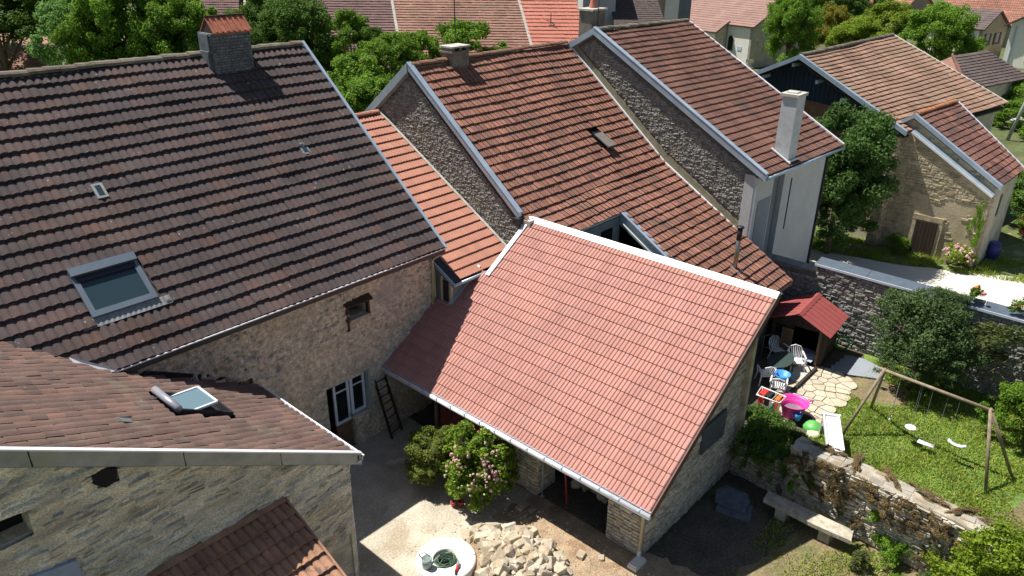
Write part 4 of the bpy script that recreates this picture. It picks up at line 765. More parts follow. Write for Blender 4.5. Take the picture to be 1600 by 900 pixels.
# ------------------------------------------------------------------ barn and annex
Bn = thing("barn", (48, 13, 0), "big barn with sun-bleached tiles and dark navy metal gable beyond the road", "barn")
def zb(y): return 9.0-(16.8-y)*.52 if y < 16.8 else 9.0-(y-16.8)*.50
bm = MB()
bm.prism([(42.05, 10.85, 0), (42.05, 22.5, 0), (42.05, 22.5, zb(22.5)), (42.05, 16.8, 8.9), (42.05, 10.85, zb(10.85))], (.3, 0, 0)); bm.box((42.3, 22, 0), (56, 22.4, 6)); bm.prism([(42.3, 10.9, 0), (54.3, 9.1, 0), (54.3, 9.4, 0), (42.3, 11.2, 0)], (0, 0, 5.7))
bm.prism([(54.4, 9.2, 0), (56., 22, 0), (56, 22, 6), (55.6, 16.6, 8.8), (54.4, 9.2, 5.7)], (-.3, 0, 0)); part("wall", bm, RENDER_L, Bn)
cl = MB()
for i in range(46):
    y = 10.95+i*.25; cl.prism([(42.0, y, 2.), (42.0, y+.15, 2.), (42.0, y+.15, zb(y+.15)-.1), (42.0, y, zb(y)-.1)], (.04, 0, 0)); cl.prism([(42.03, y+.15, 2.), (42.03, y+.25, 2.), (42.03, y+.25, zb(y+.25)-.1), (42.03, y+.15, zb(y+.15)-.1)], (.01, 0, 0))
stuff(part("metal_cladding", cl, NAVY, Bn))
rp = MB()
for i in range(34):
    y = 11.2+i*.15; zt = min(6.75+(i-17)*.012, zb(y)-.55); rp.prism([(41.93, y, 3.4), (41.93, y+.08, 3.4), (41.93, y+.08, zt), (41.93, y, zt)], (.03, 0, 0)); rp.prism([(41.96, y+.08, 3.4), (41.96, y+.15, 3.4), (41.96, y+.15, zt), (41.96, y+.08, zt)], (.01, 0, 0))
stuff(part("rusty_sheets", rp, RUSTY, Bn))
BR = part("roof", slab([(41.05, 10.5, 6.0), (54.2, 8.67, 5.74), (56.2, 16.5, 8.86), (41.05, 16.45, 9.05)], .1), DARKWOOD, Bn)
tiled(BR, [(41.15, 10.53, 6.18), (54.2, 8.67, 5.97), (56.2, 16.5, 9.1), (41.15, 16.45, 9.24)], T_BARN, .25, .335, 'flat', .055, 0, sag=.03, seed=61)
part("rear_slope", slab([(41.2, 22.8, 6.1), (56.3, 23, 5.95), (56.2, 16.52, 9.05), (41.2, 16.47, 9.18)], .08), DARKWOOD, Bn)
rl = bx("ridge_base", (41.2, 16.4, 9.0), (55.9, 16.6, 9.15), T_RIDGE, Bn); ridge_tiles(rl, (41.2, 16.45, 9.34), (56.1, 16.5, 9.2), T_RIDGE, .13, .42)
vband("verge_trim", (16.45, 9.40), (10.45, 6.30), .25, .24, ZINC, Bn, 40.95); vband("verge_trim", (16.45, 9.40), (22.6, 6.4), .25, .24, ZINC, Bn, 40.95)
part("verge_cap", MB().beam((55.95+.25, 16.5, 9.24), (54.3, 8.6, 6.1), .14, .1), CONC, Bn)
for y in (16.8, 15.4, 13.95, 12.5, 11.1, 18.4): part("purlin_end", MB().box((41.16, y-.06, zb(y)-.30), (42.0, y+.06, zb(y)-.12)), WHITE_WOOD, Bn)
A1 = Slope('y', 6.0, 4.14, (6.89-4.14)/4.45)
An = thing("barn_annex", (44, 8.5, 0), "ochre stone annex with low dark stable door and orange-brown roof against the barn", "barn")
am = MB()
am.prism([(41.6, 6.15, 0), (41.6, 10.75, 0), (41.6, 10.75, 6.2), (41.6, 10.2, 6.1), (41.6, 6.15, 3.65)], (.3, 0, 0))
am.prism([(42.02, 6.15, 0), (42.02, 10.8, 0), (42.0, 10.8, 6.75), (42.0, 10.4, 6.8), (42.0, 6.15, 4.1)], (.3, 0, 0))
AW = part("wall", am, RENDER_O, An)
stone_face(AW, (41.6, 10.75, 0), (0, -1, 0), (-1, 0, 0), 4.6, 6.2, STONE_B, .32, .12, (.003, .03), .012, seed=62, miss=.0,
           keep=lambda u, z: z < 3.6+(4.6-u)*.6 and not (1.35 < u < 2.75 and z < 2.2) and (z > 3.1 or u < 1.2 or math.sin(u*5.1+z*3)+math.sin(z*6.3-u*2.) > .35))
stone_face(AW, (42.0, 10.75, 3.5), (0, -1, 0), (-1, 0, 0), 4.6, 3.3, STONE_G, .26, .1, (.01, .06), .014, seed=63, keep=lambda u, z: z+3.5 < 4.05+(4.6-u)*.61 and z+3.5 > 3.8+(4.6-u)*.58)
stone_face(AW, (41.6, 6.15, 0), (1, 0, 0), (0, -1, 0), .4, 3.6, STONE_B, .3, .12, (.003, .03), .012, seed=64)
bx("side_wall", (42., 6.0, 0), (46.3, 6.15, 4.05), RENDER_L, An)
bx("side_window", (42.9, 5.97, 2.4), (43.3, 6.0, 3.5), DARKGREY, An)
dr = bx("stable_door", (41.5, 8.1, .05), (41.58, 9.15, 1.85), DARKWOOD, An)
for i in range(6): part("plank", MB().box((41.47, 8.12+i*.172, .06), (41.5, 8.12+i*.172+.155, 1.83)), DARKWOOD, dr)
part("door_surround", MB().box((41.52, 7.9, 0), (41.6, 8.1, 2.05)).box((41.52, 9.15, 0), (41.6, 9.33, 2.05)).box((41.51, 7.9, 1.86), (41.6, 9.35, 2.12)), STONE_B, An)
part("pier", MB().box((41.2, 10.75, 0), (42.0, 11.3, 5.9)), MORTAR, An)
stone_face(An, (41.2, 11.3, 0), (0, -1, 0), (-1, 0, 0), .55, 5.9, STONE_B, .3, .14, (.01, .06), .014, seed=65)
stone_face(An, (41.2, 10.75, 0), (1, 0, 0), (0, -1, 0), .4, 5.9, STONE_B, .3, .14, (.01, .06), .014, seed=66)
part("coping", MB().prism([(41.5, 10.3, 6.2), (41.5, 6.1, 3.72), (42.0, 6.1, 3.72), (42.0, 10.3, 6.2)], (0, 0, .06)), ZINC, An)
part("coping_lip", MB().beam((41.48, 10.3, 6.24), (41.48, 6.1, 3.76), .05, .1), WHITE_M, An)
AR = part("roof", slab([(41.9, 6.0, 4.1), (46.2, 5.8, 4.1), (47.4, 9.9, 6.84), (41.9, 10.45, 6.84)], .08), DARKWOOD, An)
tiled(AR, [(42.0, 6.0, 4.14), (46.2, 5.8, 4.14), (47.4, 9.95, 6.89), (42.0, 10.45, 6.89)], T_ANNEX, .25, .335, 'flat', .045, 0, sag=.02, seed=67)
part("rear_slope", slab([(41.9, 11.25, 6.25), (47.4, 10.9, 6.2), (47.4, 9.95, 6.86), (41.9, 10.47, 6.86)], .06), T_ANNEX, An)
ridge_tiles(AR, (42.1, 10.45, 6.98), (47.3, 9.93, 6.98), material("orange_ridge_tile", [(.45, .18, .07), (.4, .2, .09)], namt=.25), .13, .42)
vband("verge_trim", (10.45, 7.05), (5.9, 4.24), .25, .22, ZINC, An, 41.78); vband("verge_trim", (10.45, 7.05), (11.2, 6.5), .25, .22, ZINC, An, 41.78)
part("verge_cap", MB().beam((47.45, 9.9, 7.0), (46.25, 5.75, 4.24), .1, .08), WHITE_WOOD, An)
t = thing("stone_trough", (41., 12, 0), "two pale stone slabs leaning at the foot of the pier by the shaded tree", "slab")
part("slab", MB().beam((43.2, 12.3, .12), (43.6, 11.5, .5), .3, .12), CONC, t); part("slab", MB().beam((43.6, 12.4, .12), (44.0, 11.6, .5), .2, .12), CONC, t)
t = thing("rain_barrel", (43.6, 5.7, 0), "blue plastic rain barrel at the white corner of the stone annex", "barrel")
part("body", MB().lathe((43.6, 5.7, 0), [(.24, 0), (.3, .3), (.3, .55), (.25, .85), (.0, .85)], 16), pl("dark_blue_plastic", (.03, .04, .22)), t, True); part("lid", MB().lathe((43.6, 5.7, .85), [(.27, 0), (.27, .04), (.0, .05)], 16), pl("dark_blue_plastic", (0, 0, 0)), t)
t = thing("garden_rake", (41.1, 7.6, 0), "pale board leaning against the ochre annex wall beside the flowering shrub", "board"); part("board", MB().beam((41., 7.2, 0), (41.5, 7.5, 1.0), .16, .03), WOOD, t)

# ------------------------------------------------------------------ garden walls
Uw = thing("garden_wall", (29.3, 6, 0), "tall rubble garden wall with zinc coping between the road and the playhouse garden", "wall")
um = MB().box((29.0, -8, 0), (29.5, 9.6, 3.1)).prism([(29.0, 9.6, 0), (29.0, 12., 0), (29.0, 12., 2.5), (29.0, 9.6, 2.75)], (.6, 0, 0)); UW = part("core", um, MORTAR_D, Uw)
stone_face(UW, (29.0, 12., 0), (0, -1, 0), (-1, 0, 0), 18, 3.1, STONE_G, .24, .095, (.01, .06), .010, seed=71, n_obj=250, keep=lambda u, z: z < 2.65 or u > 2.4, wob=2)
part("wall_top_rubble", MB().box((29.02, 9.6, 2.6), (29.58, 12., 2.8)), STONE_G, Uw)
for i in range(9):
    y = 9.6-i*2.; part("coping", MB().prism([(28.93, y, 3.12), (28.93, y-1.98, 3.12), (29.52, y-1.98, 3.22), (29.52, y, 3.22)], (0, 0, .04)), COPING, Uw)
part("coping_edge", MB().box((28.9, -8.4, 3.06), (28.93, 9.6, 3.15)), WHITE_WOOD, Uw)
Nw = thing("garden_wall", (18.4, 2, 0), "weathered limestone wall with dry plants, beside the lawn and the stone bench", "wall")
def wx(y): return 18.25+.055*(y-3.)
nm = MB().prism([(wx(5.75), 5.75, 0), (wx(-6), -6, 0), (wx(-6)+.62, -6, 0), (wx(5.75)+.62, 5.75, 0)], (0, 0, 1.95)); NW = part("core", nm, MORTAR, Nw)
Un = np.array([wx(-6)-wx(6.1), -12.1, 0]); Un /= np.linalg.norm(Un); Nn_ = np.array([Un[1], -Un[0], 0])
if Nn_[0] > 0: Nn_ = -Nn_
stone_face(NW, (wx(5.75), 5.75, 0), Un, Nn_, 10.5, 1.93, STONE, .24, .095, (.01, .07), .012, seed=72, n_obj=300, wob=1.6)
stone_face(NW, (wx(5.75)+.62, 5.77, 0), (-1, 0, 0), (0, 1, 0), .6, 1.9, STONE, .22, .1, (.0, .05), .012, seed=73)
rg = np.random.default_rng(74); tp = MB()
y = 5.75
while y > -5.5:
    x = wx(y)-.03
    L_ = rg.uniform(.25, .6); k = 0
    while k < .66:
        w_ = min(rg.uniform(.18, .4), .68-k); z = 1.95+rg.uniform(-.01, .02)
        tp.add([(x+k, y, 1.9), (x+k+w_-.006, y, 1.9), (x+k+w_-.006, y-L_+.006, 1.9), (x+k, y-L_+.006, 1.9)]+[(x+k+rg.uniform(0, .04), y-rg.uniform(0, .04), z), (x+k+w_-.03-rg.uniform(0, .03), y-rg.uniform(0, .04), z+rg.uniform(-.02, .02)), (x+k+w_-.03, y-L_+.05, z), (x+k+.02, y-L_+.04, z+rg.uniform(-.02, .02))],
               [(4, 5, 6, 7), (0, 1, 5, 4), (1, 2, 6, 5), (2, 3, 7, 6), (3, 0, 4, 7)]); k += w_
    y -= L_
stuff(part("top_stones", tp, material("grey_cap_stone", [(.33, .31, .27), (.40, .37, .32), (.28, .26, .21)], noise=2, namt=.25, bump=.01, spots=((.25, .17, .09), 1.6, .52, .7, .1)), Nw))
Lw = thing("low_wall", (19.2, 6.8, 0), "low ivy-covered stone wall in the shade between the garage and the lit garden wall", "wall")
LWc = part("core", MB().prism([(18.55, 7.5, 0), (18.5, 5.8, 0), (19.0, 5.8, 0), (19.05, 7.5, 0)], (0, 0, 1.2)), MORTAR_D, Lw)
stone_face(LWc, (18.53, 7.5, 0), (0, -1, 0), (-1, 0, 0), 1.75, 1.2, STONE_M, .22, .09, (.01, .06), .012, seed=75)

# ------------------------------------------------------------------ playhouse
ph = thing("playhouse", (27.3, 9.0, 0), "small dark wooden playhouse with red corrugated roof against the garden wall", "shed", rz=math.radians(4))
def P_(name, mb, mat, par=ph): return link(name, mesh_of(name, mb.v, mb.f, mat), par, (0, 0, 0))
P_("floor", MB().box((-.95, -1.05, 0), (1.0, 1.05, .12)), DARKWOOD)
wl = P_("wall", MB().box((-.9, -1.0, .12), (1., -.95, 1.55)).box((-.9, .95, .12), (1., 1., 1.55)).prism([(.95, -1, .12), (.95, 1, .12), (.95, 1, 1.5), (.95, 0, 2.02), (.95, -1, 1.5)], (.05, 0, 0)), DARKWOOD)
for s, a, b in ((-1, -.95, -.85), (1, .15, .95)): P_("front_wall", MB().box((-.9, min(a, b), .12), (-.85, max(a, b), 1.6)), DARKWOOD)
P_("gable_board", MB().prism([(-.9, -1, 1.5), (-.9, 1, 1.5), (-.9, 0, 2.02)], (.05, 0, 0)), DARKWOOD)
for i in range(9): P_("wall_board", MB().box((-.85+.2*i, -1.03, .15), (-.85+.2*i+.18, -1.0, 1.52)), DARKWOOD, wl)
P_("door_post", MB().box((-.95, -.92, .1), (-.88, -.82, 1.6)), BROWNWOOD)
P_("door", MB().box((-1.0, .12, .15), (-.95, .55, 1.35)), BROWNWOOD)
P_("roof_window", MB().box((-.93, .45, 1.0), (-.91, .8, 1.4)), GLASS_D)
rm = MB(); n = 7
for s in (-1, 1):
    for i in range(n):
        x0 = -1.15+2.35*i/n; x1 = x0+2.35/n*.55; x2 = x0+2.35/n
        for a, b, zz in ((x0, x1, .014), (x1, x2, .0)):
            rm.prism([(a, s*1.28, 1.50+zz), (b, s*1.28, 1.50+zz), (b, 0, 2.10+zz), (a, 0, 2.10+zz)], (0, 0, .02))
P_("roof", rm, RED_ROOF); P_("ridge_cap", MB().prism([(-1.16, -.14, 2.08), (-1.16, 0, 2.17), (-1.16, .14, 2.08)], (2.37, 0, 0)), RED_ROOF)
t = thing("cloth_heap", (26.75, 8.62, .15), "crumpled blue and white sheet lying inside the playhouse doorway", "cloth")
cm = MB(); rr = np.random.default_rng(5); gx, gy = 9, 9
vs = [(-.5+1.*i/(gx-1), -.45+.9*j/(gy-1), .10+.16*rr.random()*(1-abs(i-4)/5)) for j in range(gy) for i in range(gx)]
cm.add(vs, [(j*gx+i, j*gx+i+1, (j+1)*gx+i+1, (j+1)*gx+i) for j in range(gy-1) for i in range(gx-1)]); link("sheet", mesh_of("sheet", cm.v, cm.f, CLOTH_B, True), t, (0, 0, 0)); link("fold", mesh_of("fold", MB().tube([(-.45, -.3, .05), (-.4, 0, .09), (-.45, .4, .05)], .06, 8).v, MB().tube([(-.45, -.3, .05), (-.4, 0, .09), (-.45, .4, .05)], .06, 8).f, WHITE, True), t, (0, 0, 0))
# flagstone patio: irregular stones
def flagstones(parent, poly, n, seed, z0=.0, th=.05):
    rg = np.random.default_rng(seed); poly = np.array(poly); lo, hi = poly.min(0), poly.max(0)
    def inside(p):
        c = False; m = len(poly)
        for i in range(m):
            a, b = poly[i], poly[(i+1) % m]
            if (a[1] > p[1]) != (b[1] > p[1]) and p[0] < (b[0]-a[0])*(p[1]-a[1])/(b[1]-a[1])+a[0]: c = not c
        return c
    pts = []
    for _ in range(6000):
        p = lo+(hi-lo)*rg.random(2)
        if inside(p) and all(np.hypot(*(p-q)) > .30 for q in pts): pts.append(p)
        if len(pts) >= n: break
    P = np.array(pts)
    for i, p in enumerate(P):
        cell = [np.array(p)+.34*np.array([math.cos(a), math.sin(a)]) for a in np.arange(0, 6.28, .45)]
        for j, q in enumerate(P):
            if i == j or np.hypot(*(p-q)) > .8: continue
            m = (p+q)/2; nn = (q-p)/np.hypot(*(q-p)); m = m-nn*.018
            out = []
            for k in range(len(cell)):
                a, b = cell[k], cell[(k+1) % len(cell)]; da, db = np.dot(a-m, nn), np.dot(b-m, nn)
                if da <= 0: out.append(a)
                if (da < 0) != (db < 0) and da != db: out.append(a+(b-a)*da/(da-db))
            cell = out
            if len(cell) < 3: break
        if len(cell) < 3: continue
        z = z0+th+rg.uniform(-.008, .008)
        part("flagstone", MB().prism([(a[0], a[1], z-th) for a in cell], (0, 0, th)), FLAG, parent)
patio = sheet("patio", [(26.6, 7.9), (26.3, 6.5), (22.9, 6.45), (22.3, 7.3), (23.6, 8.2)], .004, plain("pale_joint_mortar", (.26, .22, .15), 1, namt=.2, bump=.01))
flagstones(patio, [(26.55, 7.9), (26.25, 6.5), (22.95, 6.5), (22.4, 7.3), (23.7, 8.15)], 90, 3)
sl_ = thing("concrete_platform", (25.3, 8.7, 0), "pale concrete step in front of the playhouse door", "platform"); part("slab", MB().box((24.9, 8.0, 0), (26.3, 8.6, .10)), CONC, sl_); part("edge_beam", MB().box((23.2, 7.9, 0), (26.3, 8.0, .16)), DARKWOOD, sl_)
t = thing("floor_mat", (27.6, 6.7, 0), "grey jagged-edged rubber mat lying on the ground right of the playhouse", "mat")
mp = [(26.75, 6.85)]+[(26.75+.18*k+(.08 if k % 2 else 0), 7.55-.015*k+(.1 if k % 2 else 0)) for k in range(9)]+[(28.35, 6.9), (28.1, 6.1), (27.3, 5.75)]
part("mat", MB().prism([(x, y, .03) for x, y in mp], (0, 0, .04)), SLAB_G, t)
t = thing("garden_hose", (28.6, 7.9, 0), "bright green hose coil hanging by the foot of the wall right of the playhouse", "hose")
for k in range(3):
    c_ = MB(); c_.tube([(28.5+.04*k, 7.85+.28*math.cos(a), .35+.28*math.sin(a)) for a in np.linspace(0, 6.28, 18)], .03, 6); part("coil", c_, P_GREEN, t, True)

# ------------------------------------------------------------------ garden furniture
def chair_proto():
    t = thing("garden_chair", (0, 0, 0), "white slatted plastic garden chair", "chair", "white plastic garden chairs by the playhouse")
    def Q(n, mb, m=WHITE): return link(n, mesh_of(n, mb.v, mb.f, m), t, (0, 0, 0))
    s = MB()
    for i in range(6): s.box((-.22+i*.075, -.22, .40), (-.22+i*.075+.06, .22, .43))
    s.box((-.24, -.24, .39), (.24, -.21, .43)).box((-.24, .21, .39), (.24, .24, .43)); Q("seat", s)
    b = MB()
    for i in range(7):
        a = (i-3)/3; b.beam((a*.16, .22, .44), (a*.24, .36, .86-.10*a*a), .032, .015, up=(0, 1, .2))
    Q("backrest", b)
    rim = MB(); rim.tube([(-.25, .22, .42), (-.28, .31, .68), (-.20, .365, .84), (0, .385, .90), (.20, .365, .84), (.28, .31, .68), (.25, .22, .42)], .02, 6); Q("back_rim", rim)
    for sx in (-1, 1):
        Q("armrest", MB().beam((sx*.27, -.2, .64), (sx*.28, .3, .68), .05, .03)); 
        for sy in (-1, 1): Q("leg", MB().beam((sx*.22, sy*.2, .42), (sx*.28, sy*.27, 0), .045, .04, up=(0, 1, 0)))
        Q("arm_support", MB().beam((sx*.25, -.2, .4), (sx*.27, -.2, .64), .04, .04, up=(0, 1, 0)))
    return t
ch0 = chair_proto()
cs = [((24.1, 9.0), 2.3, "white slatted garden chair at the near end of the dark table by the basin"), ((26.0, 9.35), -.4, "white garden chair behind the dark table, nearest the playhouse wall"), ((25.75, 8.55), -.9, "white garden chair with open rounded back at the right end of the dark table"), ((23.6, 8.3), 1.9, "white chair beside the laundry rack, half in shade")]
for i, ((x, y), a, lb_) in enumerate(cs):
    c = ch0 if i == 0 else copy_tree(ch0); c.location = (x, y, .02); c.rotation_euler.z = a; c["label"] = lb_
t = thing("garden_table", (24.9, 8.9, 0), "dark green oval plastic table among the white garden chairs", "table")
top = MB(); top.prism([(24.95+.72*math.cos(a), 8.85+.42*math.sin(a), .68) for a in np.linspace(0, 6.28, 25)[:-1]], (0, 0, .035)); part("tabletop", top, pl("dark_green_table", (.05, .075, .07), .3), t)
for sx in (-1, 1):
    for sy in (-1, 1): part("leg", MB().beam((24.95+sx*.45, 8.85+sy*.25, .68), (24.95+sx*.5, 8.85+sy*.3, 0), .06, .05, up=(0, 1, 0)), P_DGREEN, t)
t = thing("folding_frame", (26.6, 9.9, 0), "grey tubular folded chair frame leaning beside the playhouse door", "chair frame")
part("back_frame", MB().tube([(25.9, 10.0, 0), (26.1, 10.05, .8), (26.15, 9.85, .92), (26.15, 9.65, .92), (26.1, 9.5, .8), (25.9, 9.45, 0)], .018, 6), P_GREY, t, True); part("cross_bar", MB().tube([(26., 10.02, .4), (26., 9.48, .4)], .015, 6), P_GREY, t)
t = thing("basin", (24.35, 8.8, .4), "blue plastic basin on a small stand in front of the chairs", "basin")
part("bowl", MB().lathe((24.1, 8.4, .5), [(.0, .02), (.2, .02), (.28, .16), (.30, .16), (.22, 0), (0, 0)], 20), P_BLUE, t, True); part("stand", MB().box((23.95, 8.25, 0), (24.0, 8.3, .5)).box((24.2, 8.25, 0), (24.25, 8.3, .5)).box((23.95, 8.5, 0), (24., 8.55, .5)).box((24.2, 8.5, 0), (24.25, 8.55, .5)).box((23.93, 8.23, .46), (24.27, 8.57, .5)), WHITE, t)
# drying rack with cloths
t = thing("drying_rack", (22.2, 8.1, 0), "white drying rack hung with red, black and orange cloths beside the pink tub", "drying rack")
fr_ = MB(); A = (22.45, 8.45, .85); B_ = (22.42, 7.55, .85); C_ = (21.9, 7.55, .85); D_ = (21.85, 8.35, .85)
fr_.tube([A, B_, C_, D_, A], .022, 6); part("frame", fr_, WHITE, t, True)
for a, b in (((22.4, 8.4, .85), (21.9, 8.0, 0)), ((21.9, 8.3, .85), (22.4, 8.0, 0)), ((22.4, 7.6, .85), (21.9, 7.9, 0)), ((21.9, 7.6, .85), (22.4, 7.9, 0))): part("leg", MB().tube([a, b], .014, 6), WHITE, t)
for k in range(5): part("bar", MB().tube([(21.9, 7.68+.16*k, .85), (22.42, 7.68+.16*k, .85)], .008, 5), WHITE, t)
for y0, y1, m_, lb_ in ((8.12, 8.32, P_RED, "red cloth folded over the white drying rack"), (7.92, 8.10, P_BLACK, "black cloth folded over the white drying rack"), (7.62, 7.76, P_ORANGE, "orange cloth folded over the white drying rack beside the pink tub")):
    c = thing("cloth", (22.15, y0, .5), lb_, "cloth"); cmb = MB()
    for j in range(4):
        for i, (x, z) in enumerate([(21.96, .5), (21.97, .87), (22.15, .90), (22.36, .87), (22.38, .55)][:-1]):
            x2, z2 = [(21.96, .5), (21.97, .87), (22.15, .90), (22.36, .87), (22.38, .55)][i+1]; ya, yb = y0+(y1-y0)*j/4, y0+(y1-y0)*(j+1)/4; w_ = .012*(j % 2)
            cmb.prism([(x, ya, z+w_), (x2, ya, z2+w_), (x2, yb, z2-w_+.012), (x, yb, z-w_+.012)], (.005, 0, .006))
    part("cloth", cmb, m_, c)
t = thing("tub", (22.75, 7.35, 0), "bright pink plastic tub filled with grey water beside the drying rack", "tub")
part("tub_body", MB().lathe((22.7, 7.35, 0), [(.30, 0), (.36, .30), (.47, .62), (.50, .62), (.50, .60), (.44, .56), (.34, .2), (.0, .2)], 28), P_PINK, t, True)
part("water", MB().lathe((22.7, 7.35, .30), [(.365, 0), (.0, .001)], 28), plain("grey_water", (.16, .17, .18), .2), t)
for s in (-1, 1): part("handle", MB().tube([(22.7+.30*s, 7.35-.36*s, .60), (22.7+.42*s, 7.35-.46*s, .66), (22.7+.46*s, 7.35-.30*s, .60)], .025, 6), P_PINK, t, True)
t = thing("watering_can", (22.35, 7.0, 0), "bright blue toy watering can hanging on the pink tub", "watering can")
part("can_body", MB().lathe((22.33, 7.02, .22), [(0, 0), (.1, 0), (.1, .2), (.08, .22)], 14), P_BLUE, t, True); part("can_handle", MB().tube([(22.33, 7.02, .42), (22.36, 6.95, .55), (22.4, 6.9, .45), (22.36, 6.93, .26)], .018, 6), P_BLUE, t, True); part("can_spout", MB().tube([(22.3, 7.1, .26), (22.25, 7.25, .44)], [.03, .015], 6), P_BLUE, t)
t = thing("bottle", (22.05, 7.85, 0), "tall teal plastic bottle under the drying rack", "bottle"); part("body", MB().lathe((21.98, 7.8, 0), [(0, 0), (.09, 0), (.1, .1), (.09, .45), (.03, .62), (.03, .68), (0, .68)], 14), P_TEAL, t, True); part("cap", MB().lathe((21.98, 7.8, .68), [(.035, 0), (.035, .05), (0, .05)], 10), WHITE, t)
t = thing("rubber_bag", (22.6, 6.85, 0), "limp black rubber bag lying on the flagstones beside the pink tub", "bag")
part("bag", MB().lathe((22.65, 6.9, .02), [(.34, 0), (.36, .08), (.28, .16), (.1, .2), (0, .2)], 14), P_BLACK, t, True); part("strap", MB().tube([(22.4, 6.9, .18), (22.65, 6.85, .3), (22.9, 6.9, .18)], .015, 6), P_BLACK, t, True)
for (x, y), m_, lb_, nm_ in (((23.5, 8.0), P_RED, "small red toy truck among the toys near the platform edge", "toy_truck"), ((23.35, 7.75), P_BLUE, "small blue toy truck among the toys near the platform edge", "toy_truck"), ((23.75, 7.7), WHITE, "small white toy truck among the toys near the platform edge", "toy_truck")):
    t = thing(nm_, (x, y, 0), lb_, "toy"); part("body", MB().box((x-.16, y-.08, .08), (x+.16, y+.08, .18)).box((x-.14, y-.07, .18), (x-.02, y+.07, .28)), m_, t)
    for sx in (-1, 1):
        for sy in (-1, 1): part("wheel", MB().tube([(x+sx*.1, y+sy*.08, .06), (x+sx*.1, y+sy*.11, .06)], .06, 10), P_BLACK, t)
t = thing("sandpit_toy", (22.5, 6.45, 0), "green plastic turtle sandpit with a cream lid near the slide", "toy")
part("shell", MB().lathe((22.45, 6.5, 0), [(.3, 0), (.33, .12), (.22, .24), (0, .3)], 12), P_GREEN, t, True); part("lid", MB().lathe((22.15, 6.35, .0), [(.22, 0), (.22, .1), (.12, .15), (0, .16)], 12), pl("cream_plastic", (.62, .66, .42)), t, True)
t = thing("toy_car", (22.75, 6.15, 0), "small purple and white toy beside the top of the white slide", "toy"); part("body", MB().box((22.6, 6.05, 0), (22.9, 6.25, .25)), P_PURPLE, t); part("seat", MB().box((22.66, 6.08, .25), (22.84, 6.22, .32)), WHITE, t)
# slide
t = thing("slide", (21.6, 5.8, 0), "white plastic children's slide resting behind the near garden wall", "slide")
s0, s1 = np.array([22.35, 6.0, .85]), np.array([20.9, 5.25, .62]); dd = (s1-s0)/np.linalg.norm(s1-s0); sd_ = np.cross(dd, (0, 0, 1.)); sd_ /= np.linalg.norm(sd_)
part("chute", MB().beam(s0, s1, .42, .03), WHITE, t)
for s in (-1, 1): part("side_rail", MB().beam(s0+sd_*.23*s+np.array([0, 0, .08]), s1+sd_*.23*s+np.array([0, 0, .08]), .05, .14), WHITE, t)
part("top_lip", MB().beam(s0-sd_*.3+np.array([0, 0, .06]), s0+sd_*.3+np.array([0, 0, .06]), .1, .08), WHITE, t)
for s in (-1, 1): part("leg", MB().beam(s0+sd_*.2*s, s0+sd_*.25*s-np.array([0, 0, .85]), .05, .05, up=(1, 0, 0)), WHITE, t)
part("end_support", MB().beam(s1-dd*.2+sd_*.1, s1-dd*.2-np.array([0, 0, .62])+sd_*.1, .05, .05, up=(1, 0, 0)), WHITE, t)
# swing set
t = thing("swing_set", (24, 3.5, 0), "weathered round-timber swing frame standing on the sunny lawn", "swing")
P1, P2 = np.array([24., 5.12, 2.2]), np.array([23.7, 2.0, 2.24])
part("beam", MB().tube([P1+(P1-P2)*.05, P2-(P1-P2)*.03], .055, 10), WOOD, t, True)
for a, f in ((P1, (22.8, 5.65, 0)), (P1, (25.13, 5.5, 0)), (P2, (22.8, 1.38, 0)), (P2, (24.3, 1.0, 0))): part("post", MB().tube([a+np.array([0, 0, .05]), f], .05, 10), WOOD, t, True)
part("brace", MB().tube([P1+(0, -.05, -.05), P1+(-.05, -.55, -.0)], .02, 6), WOOD, t)
def on_beam(f): return P1+(P2-P1)*f
def hang(name, f, zlow, lbl, mk, mat=WHITE, gap=.4, dx=0.):
    q = thing(name, tuple(on_beam(f)-np.array([0, 0, 2.2-zlow])), lbl, "swing seat"); b = on_beam(f)
    for s in (-1, 1):
        a = b+np.array([0, s*gap/2, -.05]); e = np.array([b[0]+dx, b[1]+s*gap/2, zlow+.02]); part("rope", MB().tube([a, e], .004, 4), P_GREY, q)
    part("seat", mk(np.array([b[0]+dx, b[1], zlow])), mat, q, True)
hang("hanging_swing", .38, .55, "round white plate swing seat hanging from the left part of the beam", lambda c: MB().lathe(tuple(c), [(0, 0), (.16, 0), (.18, .03), (.16, .05), (0, .04)], 18), gap=.05)
hang("hanging_swing", .56, .28, "flat white board swing seat in the middle hanging low over the lawn", lambda c: MB().box(tuple(c+np.array([-.1, -.24, 0])), tuple(c+np.array([.1, .24, .03]))), gap=.44, dx=-.1)
hang("hanging_swing", .82, .66, "curved white belt swing seat nearest the right post", lambda c: MB().prism([tuple(c+np.array([-.07, .26*a, .10*a*a-.05])) for a in (-1, -.5, 0, .5, 1)]+[tuple(c+np.array([-.07, .26*a, .10*a*a-.01])) for a in (1, .5, 0, -.5, -1)], (.14, 0, 0)), gap=.5)
t = thing("climbing_rope", (23.9, 4.6, .6), "knotted grey rope hanging from the left end of the swing beam", "rope"); rp_ = MB().tube([on_beam(.17)+(0, 0, -.05), (23.95, 4.6, .6)], .012, 6); part("rope", rp_, P_GREY, t); part("handle", MB().tube([(23.8, 4.6, .6), (24.1, 4.6, .6)], .02, 6), WHITE, t)

